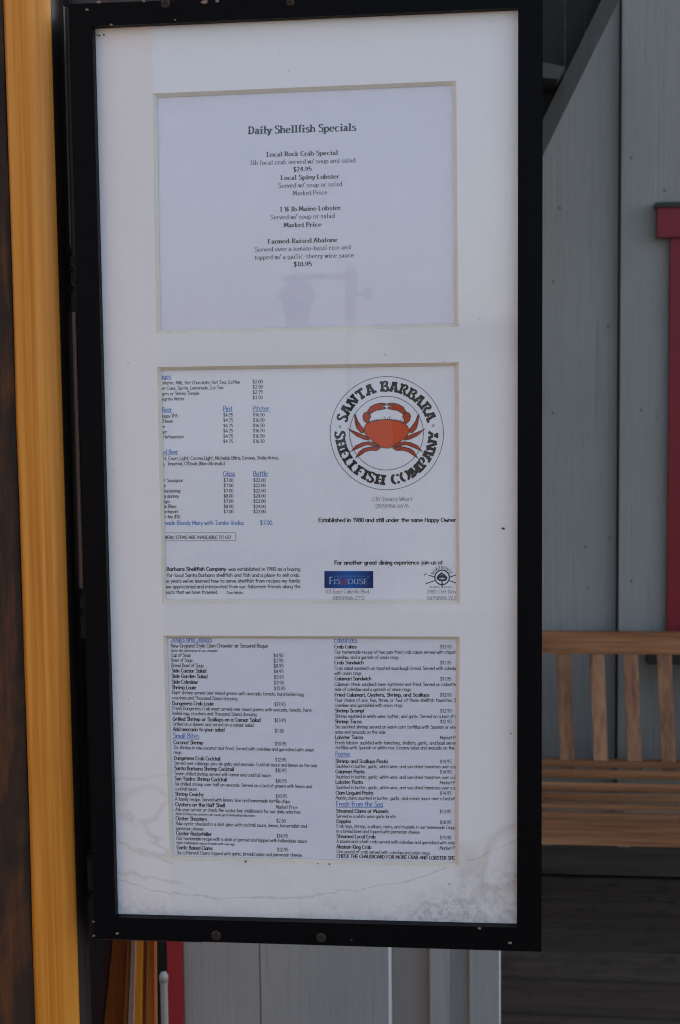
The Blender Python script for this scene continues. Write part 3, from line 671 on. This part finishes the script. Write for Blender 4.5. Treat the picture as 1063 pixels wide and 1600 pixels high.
STYLE = {'r': ('text_line', COMIC, 'ink', 0), 'b': ('dish_name', COMICB, 'ink', 0), 'p': ('price', COMIC, 'ink', 0), 'i': ('text_line', NOTE, 'ink', .22), 'h': ('heading', HEAD, 'blue', 0), 'hu': ('heading', HEAD, 'blue', 0),
         'B': ('text_line', COMICB, 'ink', 0), 's': ('text_line', ROMAN, 'ink_soft', 0), 'S': ('dish_name', ROMANB, 'ink', 0), 'T': ('heading', ROMANB, 'ink', 0), 'P': ('price', ROMANB, 'ink', 0), 'z': ('text_line', (G, 8, 6.5, False), 'ink', 0)}
def line(sheet, zone, style, text, u0_, v0_, u1_, v1_, cap):
    """one printed line, fitted between its two ends (picture zone coordinates mapped onto the paper)"""
    name, face_, ink_name, slant = STYLE[style]
    ox, oy, sc = zone
    ink = Ink(); x = 0; tot = 0
    tab = face_[0]
    total = sum(tab.get(c, tab[' '])[0] for c in text)
    k = math.hypot(u1_-u0_, v1_-v0_)/total
    dx, dy = (u1_-u0_)/total, (v1_-v0_)/total; cu = cap/100
    for c in text:
        def tf(gx, gy, x=x): return (u0_+dx*(x+gx+slant*gy*cu/k), v0_+dy*(x+gx)-gy*cu)
        x += glyph(ink, c, tf, face_)
    if style == 'hu':
        ink.poly([(u0_, v0_+4), (u1_, v1_+4), (u1_, v1_+7), (u0_, v0_+7)])
    return build_ink(name, ink, lambda a, b: P(ox+a/sc, oy+b/sc, SY), M[ink_name], sheet)

def sheet(name, label, m_, q, ext):
    """a printed sheet behind its opening, larger than the opening on every side, with a faint sag"""
    xs_ = [p[0] for p in q]; zs_ = [p[1] for p in q]
    a0, a1, b0, b1 = min(xs_)-ext, max(xs_)+ext, min(zs_)-ext, max(zs_)+ext
    bm = box(a0, a1, SY, SY+.0004, b0, b1)
    o = obj(name, bm, m_, None, org=((a0+a1)/2, SY, b0)); return prop(o, label, 'menu sheet', 'printed sheets in the menu case')
s1 = sheet('menu_sheet', 'pale sheet of serif daily specials in the top window of the case', M['paper_a'], wx[0], .008)
s2 = sheet('menu_sheet', 'white drinks sheet with the round red crab emblem in the middle window', M['paper_b'], wx[1], .008)
s3 = sheet('menu_sheet', 'densely printed two column food menu in the bottom window of the case', M['paper_c'], wx[2], .008)

ZA = (360, 180, 1063/240)
for a in (('T', 'Daily Shellfish Specials', 127, 131, 876, 107, 52), ('S', 'Local Rock Crab Special', 253, 287, 749, 273, 31), ('s', '3lb local crab served w/ soup and salad', 134, 345, 868, 325, 31),
          ('P', '$24.95', 436, 390, 565, 386, 30), ('S', 'Local Spiny Lobster', 351, 448, 757, 437, 31), ('s', 'Served w/ soup or salad', 331, 503, 777, 490, 31), ('s', 'Market Price', 433, 555, 674, 548, 31),
          ('S', '1 ½ lb Maine Lobster', 342, 667, 767, 654, 31), ('s', 'Served w/ soup or salad', 278, 722, 726, 710, 31), ('P', 'Market Price', 371, 776, 635, 770, 31), ('S', 'Farmed-Raised Abalone', 261, 889, 745, 876, 31),
          ('s', 'Served over a tomato-basil rice and', 170, 945, 836, 927, 31), ('s', 'topped w/ a garlic-sherry wine sauce', 168, 999, 858, 982, 31), ('P', '$18.95', 439, 1047, 567, 1043, 30)): line(s1, ZA, *a)
Z1 = (240, 570, 1063/240); Z2 = (240, 740, 1063/240); Z3 = (480, 760, 4.252)
for a in (('hu', 'Beverages', -40, 98, 122, 95, 31), ('r', 'Water, Milk, Hot Chocolate, Hot Tea, Coffee', 64, 136, 600, 130, 23), ('r', 'Diet Coke, Sprite, Lemonade, Ice Tea', 36, 174, 484, 168, 23), ('r', 'Rogers or Shirley Temple', 28, 211, 317, 207, 23),
          ('r', 'Pellegrino Water', 20, 248, 216, 245, 23), ('hu', 'Beer', 60, 326, 130, 324, 32), ('hu', 'Pint', 481, 319, 548, 318, 32), ('hu', 'Pitcher', 688, 317, 804, 316, 32), ('r', 'Hoppy IPA', 48, 365, 167, 363, 23), ('r', 'Steam', 62, 401, 136, 400, 23),
          ('r', 'ne', 56, 438, 81, 438, 23), ('r', 'ger', 56, 475, 97, 474, 23), ('r', 'l Hefeweizen', 56, 510, 210, 507, 23), ('hu', 'ed Beer', 60, 619, 172, 617, 33), ('r', 'nt, Coors Light, Corona Light, Michelob Ultra, Corona, Stella Artois,', 62, 659, 871, 654, 24),
          ('r', "s,  Imperial, O'Douls (Non-Alcoholic)", 62, 695, 495, 693, 23), ('hu', 'Glass', 482, 769, 566, 768, 33), ('hu', 'Bottle', 690, 768, 792, 767, 33)): line(s2, Z1, *a)
for v_, t in zip((128, 164, 201, 238), ('$2.00', '$2.50', '$2.75', '$3.50')): line(s2, Z1, 'p', t, 686, v_, 757, v_-1, 23)
for va, vb in zip((358, 394, 432, 468, 504, 540), (356, 393, 430, 466, 503, 539)):
    line(s2, Z1, 'p', '$4.75', 482, va, 551, va, 22); line(s2, Z1, 'p', '$16.50', 688, vb, 770, vb, 22)
for t, ua, ub, v_ in (('nt Sauvignon', 60, 206, 58), ('Noir', 46, 90, 94), ('Chardonnay', 58, 188, 131), ('hardonnay', 54, 178, 167), ('rigio', 62, 112, 203), ('gnon Blanc', 42, 161, 238), ('Zinfandel', 62, 172, 274)): line(s2, Z2, 'r', t, ua, v_, ub, v_-1, 23)
for v_, a_, b_ in zip((56, 92, 129, 165, 201, 238, 273), '7778787', ('22', '22', '22', '24', '22', '24', '22')):
    line(s2, Z2, 'p', '$%s.00' % a_, 485, v_, 554, v_, 22); line(s2, Z2, 'p', '$%s.00' % b_, 691, v_, 778, v_, 22)
line(s2, Z2, 'i', 'e fee $10', 72, 310, 183, 309, 23)
line(s2, Z2, 'h', 'made Bloody Mary with Tombo Vodka', 72, 355, 624, 354, 29); line(s2, Z2, 'h', '$7.00', 737, 354, 823, 354, 29)
line(s2, Z2, 'i', 'MENU ITEMS ARE AVAILABLE TO GO', 70, 451, 535, 450, 21)
line(s2, Z2, 'B', 'Barbara Shellfish Company', 91, 672, 503, 671, 24)
for t, ua, va, ub, vb, cp in (('was established in 1980 as a buying', 519, 672, 1017, 671, 24), ('for local Santa Barbara shellfish and fish and a place to sell crab.', 92, 714, 1016, 713, 24), ("the years we've learned how to serve shellfish from recipes my family", 64, 754, 1017, 753, 24),
          ('have appreciated and interpreted from our fishermen friends along the', 62, 794, 1018, 792, 24), ('coasts that we have traveled.', 64, 832, 448, 831, 24), ('-Tom White', 496, 833, 621, 833, 18)): line(s2, Z2, 'r', t, ua, va, ub, vb, cp)
for st_, t, ua, va, ub, vb, cp in (('z', '230 Stearns Wharf', 432, 98, 700, 97, 27), ('z', '(805)966-6676', 454, 142, 676, 141, 25), ('B', 'Established in 1980 and still under the same Happy Owner', 76, 236, 992, 235, 26), ('B', 'For another great dining experience join us at', 182, 519, 903, 517, 26),
          ('z', '.....', 906, 517, 947, 517, 16), ('z', '101 East Cabrillo Blvd.', 119, 711, 420, 710, 25), ('z', '(805)966-2112', 170, 753, 384, 752, 25), ('z', '2981 Cliff Driv', 796, 712, 992, 711, 25), ('z', '(805)898-262', 795, 755, 992, 754, 25)): line(s2, Z3, st_, t, ua, va, ub, vb, cp)
def draw(sheet_, zone, name, mat_name, fn, lift=.00012):
    ink = Ink(); fn(ink); ox, oy, sc = zone
    return build_ink(name, ink, lambda a, b: P(ox+a/sc, oy+b/sc, SY), M[mat_name], sheet_, lift)
# boxed note
draw(s2, Z2, 'note_border', 'ink', lambda k: [k.ribbon(p, lambda a, b: 1.4) for p in ([(30, 410), (570, 409)], [(570, 409), (570, 464)], [(570, 464), (30, 465)])])
# round crab emblem
ZL = (490, 570, 1063/240)
ec = (507, 473)
def circ(cx, cy, r, n=64): return [(cx+r*math.cos(2*math.pi*i/n), cy+r*math.sin(2*math.pi*i/n)) for i in range(n)]
emb = draw(s2, ZL, 'emblem', 'ink', lambda k: [k.ribbon(circ(508, 473, 392, 96), lambda a, b: 2.0, True), k.ribbon(circ(506, 473, 255, 72), lambda a, b: 2.0, True), k.ribbon(circ(184, 428, 7, 12), lambda a, b: 2, True), k.ribbon(circ(830, 421, 7, 12), lambda a, b: 2, True)])
def arc_text(text, a0, a1, rad, cap, bottom, style=(GM, 27, 15, True), c=ec, wscale=.88):
    ink = Ink(); tab = style[0]; tot = sum(tab.get(q, tab[' '])[0] for q in text); x = 0
    for q in text:
        adv = tab.get(q, tab[' '])[0]; mid = math.radians(a0+(a1-a0)*(x+adv/2)/tot); k = abs(math.radians(a1-a0))*(rad+(0 if bottom else cap*.45))/tot*wscale
        ca, sa = math.cos(mid), math.sin(mid)
        rx_, ry_ = ca, -sa                              # outward, v down
        tx, ty = (sa, ca) if not bottom else (-sa, -ca)
        if bottom: ox_, oy_ = -rx_, -ry_
        else: ox_, oy_ = rx_, ry_
        bx_, by_ = c[0]+rx_*rad, c[1]+ry_*rad
        def tf(gx, gy): d = (gx-adv/2)*k; h_ = gy*cap/100; return (bx_+tx*d+ox_*h_, by_+ty*d+oy_*h_)
        glyph(ink, q, tf, style); x += adv
    return ink
def sub(parent, zone, name, mat_name, ink, lift=.00012):
    ox, oy, sc = zone; return build_ink(name, ink, lambda a, b: P(ox+a/sc, oy+b/sc, SY), M[mat_name], parent, lift)
sub(emb, ZL, 'lettering', 'ink', arc_text('SANTA BARBARA', 166, 15, 288, 72, False)); sub(emb, ZL, 'lettering', 'ink', arc_text('SHELLFISH COMPANY', 177, 363, 358, 70, True))
body = [(352, 445), (357, 418), (385, 398), (430, 386), (500, 379), (560, 383), (612, 395), (650, 424), (666, 455), (650, 490), (604, 528), (555, 563), (522, 577), (482, 575), (442, 556), (402, 520), (366, 490), (352, 462)]
claw = [(383, 345), (374, 322), (394, 291), (428, 273), (462, 265), (496, 267), (510, 277), (472, 283), (466, 290), (498, 292), (502, 302), (462, 311), (432, 315), (402, 334)]
knuck = [(372, 408), (348, 385), (341, 355), (352, 333), (374, 325), (392, 338), (396, 362), (384, 384), (390, 400)]
legs = [[(346, 470), (330, 470), (303, 442), (290, 402), (284, 340), (293, 352), (306, 388), (326, 418), (352, 450)], [(388, 522), (345, 514), (296, 490), (238, 440), (300, 468), (348, 488), (386, 506)],
        [(458, 566), (440, 570), (400, 556), (368, 553), (310, 576), (256, 602), (294, 560), (338, 539), (382, 532), (420, 540), (455, 556)], [(466, 574), (442, 592), (390, 591), (356, 602), (322, 626), (290, 648), (318, 600), (346, 580), (386, 570), (424, 564), (462, 566)]]
mir = lambda q: [(1014-x, y) for x, y in q]
def crab(k):
    for q in (body,): k.poly(q, 8)
def outl(k):
    for q in [body, claw, knuck]+legs:
        for p in ([q] if q is body else [q, mir(q)]): k.ribbon(p, lambda a, b: 2.6, True)
    for q in ([(497, 378), (493, 362), (486, 354)], [(522, 378), (526, 362), (534, 354)]): k.ribbon(q, lambda a, b: 1.4)
    for i in range(16): x = 392+15*i; k.poly([(x-4, 391-12*math.sin(math.pi*i/15)), (x, 380-12*math.sin(math.pi*i/15)), (x+4, 391-12*math.sin(math.pi*i/15))])
def limbs(k):
    for i, q in enumerate([claw, knuck]+legs):
        k.poly(q, i % 3); k.poly(mir(q), i % 3+3)
sub(emb, ZL, 'crab_limbs', 'orange_d', (lambda k: (limbs(k), k)[1])(Ink()), .00008)
sub(emb, ZL, 'crab_shell', 'orange', (lambda k: (crab(k), k)[1])(Ink()), .00016)
sub(emb, ZL, 'crab_outline', 'ink', (lambda k: (outl(k), k)[1])(Ink()), .00030)
# blue banner
ban = draw(s2, Z3, 'banner', 'blue_grad', lambda k: k.poly([(115, 676), (440, 676), (440, 562), (115, 562)], 0))
def plain(text, ua, va, ub, cap, style):
    ink = Ink(); tab = style[0]; tot = sum(tab.get(c, tab[' '])[0] for c in text); k = (ub-ua)/tot; x = 0
    for c in text:
        def tf(gx, gy, x=x): return (ua+k*(x+gx), va-gy*cap/100)
        x += glyph(ink, c, tf, style)
    return ink
sub(ban, Z3, 'lettering', 'grey_blue', plain('s a n t a  b a r b a r a', 182, 602, 412, 13, (G, 9, 7, False)), .0003)
sub(ban, Z3, 'lettering', 'pale', plain('F', 148, 648, 180, 46, (GS, 13, 6, True)), .0003)
sub(ban, Z3, 'lettering', 'pale', plain('IS', 177, 648, 222, 34, (GS, 13, 6, True)), .0003)
sub(ban, Z3, 'lettering', 'pale', plain('OUSE', 270, 648, 408, 34, (GS, 12, 5, True)), .0003)
sub(ban, Z3, 'lettering', 'red_print', plain('H', 220, 654, 268, 42, (GS, 13, 6, True)), .0003)
# crossed oars badge
ZD = (650, 860, 1063/80)
def badge(k):
    k.ribbon(circ(545, 560, 150, 40), lambda a, b: 13, True)
    k.poly([(425, 560), (470, 500), (535, 450), (600, 500), (660, 560), (640, 620), (590, 640), (500, 640), (450, 610)])
    for a, b in (((205, 690), (392, 628)), ((700, 628), (838, 678)), ((265, 515), (385, 548)), ((705, 555), (840, 505))): k.ribbon([a, b], lambda p, q: 10)
    k.ribbon([(546, 640), (546, 780)], lambda p, q: 13)
bd = draw(s2, ZD, 'badge', 'navy', badge)
sub(bd, ZD, 'oar_blade', 'gold', (lambda k: (k.ribbon([(185, 520), (172, 500), (200, 486), (232, 492)], lambda a, b: 12), k)[1])(Ink()))
sub(bd, ZD, 'highlight', 'pale', (lambda k: (k.poly([(470, 585), (545, 560), (620, 585), (545, 605)], 0), k.poly([(505, 520), (540, 492), (585, 520), (545, 505)], 1), k)[2])(Ink()), .0003)
sub(bd, ZD, 'lettering', 'navy', arc_text('BOATHOUSE', 162, 18, 178, 62, False, (GS, 17, 7, True), (545, 562)))
sub(bd, ZD, 'lettering', 'grey_blue', plain('HENDRYS', 290, 778, 500, 34, (GS, 18, 9, True))); sub(bd, ZD, 'lettering', 'grey_blue', plain('BEACH', 595, 776, 755, 34, (GS, 18, 9, True)))
# bottom sheet
ZC1 = (250, 985, 4.252); ZC2 = (250, 1150, 1063/260); ZC3 = (510, 985, 1063/220); ZC4 = (510, 1165, 1063/220)
for a in (('hu', 'Soups and Salads', 72, 72, 346, 73, 34), ('r', 'New England Style Clam Chowder', 72, 113, 488, 113, 25), ('B', 'or', 497, 113, 523, 113, 25), ('r', 'Seasonal Bisque', 533, 113, 719, 114, 25), ('i', 'Note: We add bacon to our chowder', 73, 141, 385, 142, 15),
          ('r', 'Cup of Soup', 74, 174, 205, 175, 24), ('p', '$4.50', 754, 178, 821, 178, 23), ('r', 'Bowl of Soup', 76, 208, 217, 209, 24), ('p', '$7.95', 754, 213, 821, 213, 23), ('r', 'Bread Bowl of Soup', 76, 243, 291, 244, 24), ('p', '$8.95', 755, 247, 822, 247, 23),
          ('b', 'Side Caesar Salad', 77, 278, 309, 280, 24), ('p', '$4.95', 756, 284, 822, 284, 23), ('b', 'Side Garden Salad', 78, 314, 317, 317, 24), ('p', '$5.95', 757, 322, 823, 322, 23), ('b', 'Side Coleslaw', 79, 352, 251, 354, 24), ('p', '$3.95', 757, 358, 824, 359, 23),
          ('b', 'Shrimp Louie', 80, 389, 241, 391, 24), ('p', '$15.95', 758, 396, 834, 397, 23), ('r', 'Eight shrimp served over mixed greens with avocado, tomato, hard-boiled egg,', 80, 422, 962, 436, 23), ('r', 'croutons and Thousand Island dressing.', 81, 457, 521, 464, 23),
          ('b', 'Dungeness Crab Louie', 83, 495, 358, 498, 24), ('p', '$17.95', 760, 502, 836, 503, 23), ('r', 'Fresh Dungeness Crab meat served over mixed greens with avocado, tomato, hard-', 84, 527, 1015, 541, 23), ('r', 'boiled egg, croutons and Thousand Island dressing.', 84, 560, 648, 569, 23),
          ('b', 'Grilled Shrimp or Scallops on a Caesar Salad', 85, 599, 670, 607, 24), ('p', '$13.95', 761, 608, 837, 609, 23), ('r', 'Grilled on a skewer and served on a caesar salad.', 86, 631, 628, 640, 23), ('b', 'Add avocado to your salad', 88, 667, 430, 671, 24), ('p', '$1.50', 763, 678, 825, 679, 23),
          ('hu', 'Small Bites', 88, 714, 263, 717, 33), ('b', 'Coconut Shrimp', 90, 754, 287, 757, 24), ('p', '$10.95', 764, 764, 840, 765, 23)): line(s3, ZC1, *a)
for a in (('r', 'Six shrimp in raw coconut and fried. Served with coleslaw and garnished with onion', 88, 82, 984, 99, 22), ('r', 'rings.', 88, 114, 143, 115, 22), ('b', 'Dungeness Crab Cocktail', 90, 150, 387, 156, 23), ('p', '$12.95', 736, 162, 808, 163, 22),
          ('r', 'Served over cabbage, pico de gallo, and avocado. Cocktail sauce and lemon on the side.', 91, 182, 1012, 199, 22), ('b', 'Santa Barbara Shrimp Cocktail', 92, 216, 474, 223, 23), ('p', '$10.95', 737, 230, 809, 231, 22), ('r', 'Seven chilled shrimp served with lemon and cocktail sauce.', 93, 249, 716, 262, 22),
          ('b', 'San Ysidro Shrimp Cocktail', 93, 282, 428, 289, 23), ('p', '$10.95', 738, 297, 811, 298, 22), ('r', 'Six chilled shrimp over half an avocado. Served on a bed of greens with lemon and', 95, 315, 973, 333, 22), ('r', 'cocktail sauce.', 95, 346, 243, 349, 22),
          ('b', 'Shrimp Ceviche', 97, 380, 280, 385, 23), ('p', '$10.95', 739, 395, 812, 396, 22), ('r', 'A family recipe. Served with lemon, lime and homemade tortilla chips.', 97, 412, 837, 428, 22), ('b', 'Oysters on the Half Shell', 98, 447, 417, 454, 23), ('p', 'Market Price', 741, 463, 880, 466, 22),
          ('r', 'Ask your server or check the oyster bar chalkboard for our daily selection.', 99, 478, 904, 496, 22), ('i', 'Note: Eating raw oysters can cause gastrointestinal disorders', 100, 503, 609, 516, 15), ('b', 'Oyster Shooters', 101, 536, 302, 542, 23), ('p', '$2.50', 743, 552, 805, 553, 22),
          ('r', 'Raw oyster shucked in a shot glass with cocktail sauce, lemon, horseradish and', 102, 568, 939, 586, 22), ('r', 'parmesan cheese.', 103, 599, 284, 604, 22), ('b', 'Oyster Rockefeller', 104, 632, 333, 638, 23), ('p', '$14.95', 745, 648, 818, 649, 22),
          ('r', 'Our homemade recipe with a dash of pernod and topped with hollandaise sauce.', 105, 663, 944, 682, 22), ('i', 'Note: Hollandaise sauce is made with raw egg', 106, 688, 476, 698, 15), ('b', 'Garlic Baked Clams', 107, 722, 338, 728, 23), ('p', '$12.95', 748, 736, 820, 737, 22),
          ('r', 'Six Littleneck Clams topped with garlic, breadcrumbs and parmesan cheese.', 109, 754, 913, 771, 22)): line(s3, ZC2, *a)
SAU = 'Sautéed in butter, garlic, white wine, and sun-dried tomatoes over a b'
for a in (('hu', 'Favorites', 60, 88, 235, 88, 38), ('b', 'Crab Cakes', 61, 135, 229, 135, 26), ('p', '$13.95', 859, 135, 947, 135, 25), ('r', 'Our homemade recipe of two pan fried crab cakes served with chipot', 62, 175, 977, 176, 26), ('r', 'coleslaw, and a garnish of onion rings.', 62, 214, 551, 215, 26),
          ('b', 'Crab Sandwich', 61, 255, 283, 255, 26), ('p', '$11.95', 859, 256, 943, 256, 25), ('r', 'Crab salad sandwich on toasted sourdough bread. Served with colesla', 62, 297, 980, 298, 26), ('r', 'with onion rings.', 62, 335, 271, 335, 26), ('b', 'Calamari Sandwich', 63, 376, 341, 376, 26), ('p', '$11.95', 859, 378, 943, 378, 25),
          ('r', 'Calamari steak sandwich beer-battered and fried. Served on ciabatta', 63, 418, 981, 419, 26), ('r', 'side of coleslaw and a garnish of onion rings.', 63, 456, 645, 457, 26), ('b', 'Fried Calamari, Oysters, Shrimp, and Scallops', 63, 499, 778, 499, 26), ('p', '$12.95', 859, 499, 947, 499, 25),
          ('r', 'Your choice of one, two, three, or four of these shellfish favorites. S', 64, 538, 980, 539, 26), ('r', 'coleslaw and garnished with onion rings.', 64, 577, 581, 577, 26), ('b', 'Shrimp Scampi', 65, 618, 286, 618, 26), ('p', '$12.95', 859, 619, 947, 619, 25),
          ('r', 'Shrimp sautéed in white wine, butter, and garlic. Served on a bed of r', 65, 659, 982, 661, 26), ('b', 'Shrimp Tacos', 65, 700, 268, 700, 26), ('p', '$12.95', 859, 700, 947, 700, 25), ('r', 'Six sautéed shrimp served on warm corn tortillas with Spanish or whi', 66, 739, 977, 742, 26), ('r', 'salsa and avocado on the side.', 66, 778, 453, 780, 26),
          ('b', 'Lobster Tacos', 66, 819, 279, 819, 26), ('p', 'Market P', 858, 822, 975, 822, 25), ('r', 'Fresh lobster sautéed with tomatoes, shallots, garlic, and basil serve', 67, 859, 977, 862, 26), ('r', 'tortillas with Spanish or white rice. Creamy salsa and avocado on the', 68, 896, 967, 899, 26)): line(s3, ZC3, *a)
for a in (('hu', 'Pastas', 69, 81, 181, 81, 36), ('b', 'Shrimp and Scallops Pasta', 69, 129, 465, 131, 26), ('p', '$14.95', 857, 132, 945, 132, 25), ('r', SAU, 69, 167, 978, 171, 25), ('b', 'Calamari Pasta', 69, 208, 289, 209, 26), ('p', '$14.95', 857, 211, 945, 211, 25), ('r', SAU, 70, 247, 978, 251, 25),
          ('b', 'Lobster Pasta', 70, 287, 276, 288, 26), ('p', 'Market P', 857, 291, 973, 292, 25), ('r', SAU, 71, 326, 978, 331, 25), ('b', 'Clam Linguini Pasta', 71, 368, 353, 369, 26), ('p', '$14.95', 857, 371, 945, 371, 25), ('r', 'Manila clams sautéed in butter, garlic, and cream sauce over a bed of', 71, 406, 970, 412, 25),
          ('hu', 'Fresh from the Sea', 73, 460, 430, 462, 40), ('b', 'Steamed Clams or Mussels', 74, 505, 470, 507, 26), ('p', '$13.95', 856, 510, 944, 510, 25), ('r', 'Served in a white wine garlic broth', 74, 544, 525, 547, 25), ('b', 'Cioppino', 74, 582, 188, 583, 26), ('p', '$18.95', 857, 591, 944, 591, 25),
          ('r', 'Crab legs, shrimp, scallops, clams, and mussels in our homemade Ciopp', 75, 618, 974, 630, 25), ('r', 'in a bread bowl and topped with parmesan cheese.', 76, 656, 712, 665, 25), ('b', 'Steamed Local Crab', 77, 696, 372, 700, 26), ('p', '$15.95', 857, 706, 943, 707, 25),
          ('r', 'A pound and a half crab served with coleslaw and garnished with onio', 77, 732, 972, 746, 25), ('b', 'Alaskan King Crab', 77, 775, 341, 779, 26), ('p', 'Market P', 856, 785, 970, 786, 25), ('r', 'One pound of crab served with coleslaw and onion rings.', 78, 810, 789, 823, 25),
          ('B', 'CHECK THE CHALKBOARD FOR MORE CRAB AND LOBSTER SPE', 78, 845, 970, 862, 25)): line(s3, ZC4, *a)

# ------------------------------------------------------------------ the wharf opposite, seen only as a mirror image in the pane
LY = -12.0
lp = lambda px, py: PR(px, py, LY)
pb_ = lp(549, 470)
lamp = thing('street_lamp', (pb_.x, LY, 0), 'dark iron lamp post with hanging lantern mirrored in the glass', 'street lamp')
obj('post', lathe([(.12, 0), (.10, .4), (.055, .6), (.05, lp(549, 425).z), (.02, lp(549, 415).z)], (pb_.x, LY, 0), 16), M['iron'], lamp, smooth=True)
obj('bracket_arm', box(min(lp(440, 432).x, pb_.x), max(lp(440, 432).x, pb_.x), LY-.02, LY+.02, lp(500, 437).z, lp(500, 428).z), M['iron'], lamp, bev=.005)
lc = lp(465, 470); sc_ = abs(lp(500, 465).x-lp(430, 465).x)/2
obj('lantern', lathe([(sc_*.42, lp(465, 516).z), (sc_*.72, lp(465, 468).z)], (lc.x, LY, 0), 8), M['frosted'], lamp)
obj('lantern_roof', lathe([(sc_, lp(465, 467).z), (sc_*.7, lp(465, 452).z), (sc_*.3, lp(465, 436).z), (sc_*.1, lp(465, 424).z)], (lc.x, LY, 0), 8), M['iron'], lamp)
fb = lp(575, 458)
bm = bmesh.new(); bmesh.ops.create_uvsphere(bm, u_segments=16, v_segments=10, radius=.055, matrix=Matrix.Translation((fb.x, LY, fb.z))); obj('ball_finial', bm, M['iron'], lamp, smooth=True)
obj('bracket_arm', box(min(fb.x, pb_.x), max(fb.x, pb_.x), LY-.012, LY+.012, fb.z-.012, fb.z+.012), M['iron'], lamp)
# pink beige building, lit by the sun, to the left of the camera's view back
FY = -2.7
bxr = PR(252, 700, FY).x; bxb = CAM.x + (bxr-CAM.x)*(-6.5-1.4)/(FY-1.4)
bld = thing('rendered_building', (bxr-2, -4.5, 0), 'pink beige rendered building across the walk, mirrored at the left of the pane', 'building')
obj('wall', hexa(bmesh.new(), [(bxb-5, -6.5, 0), (bxb, -6.5, 0), (bxb, -6.5, 4.6), (bxb-5, -6.5, 4.6), (bxr-5, FY, 0), (bxr, FY, 0), (bxr, FY, 4.6), (bxr-5, FY, 4.6)]), M['facade'], bld)
for i in range(2):
    wv = obj('window', box(bxr-3.2-2.0*i, bxr-2.2-2.0*i, FY+.002, FY+.04, 1.1, 2.5), M['darkglass'], bld); obj('sill', box(bxr-3.3-2.0*i, bxr-2.1-2.0*i, FY+.002, FY+.10, 1.02, 1.098), M['facade'], wv)
obj('roof', box(bxr-6, bxr-.05, -6.4, FY+.02, 4.602, 4.8), M['gable_dark'], bld)
# low grey shed
sa, sb = PR(612, 525, -9).x, PR(1100, 525, -9).x; szz = PR(700, 526, -9).z
shed = thing('wharf_shed', ((sa+sb)/2, -10, 0), 'low grey timber shed across the wharf', 'shed')
obj('wall', box(min(sa, sb), max(sa, sb), -11, -9, 0, szz), M['shed'], shed)
obj('roof', box(min(sa, sb)-.1, max(sa, sb)+.1, -11.1, -8.9, szz+.001, szz+.09), M['gable_dark'], shed)
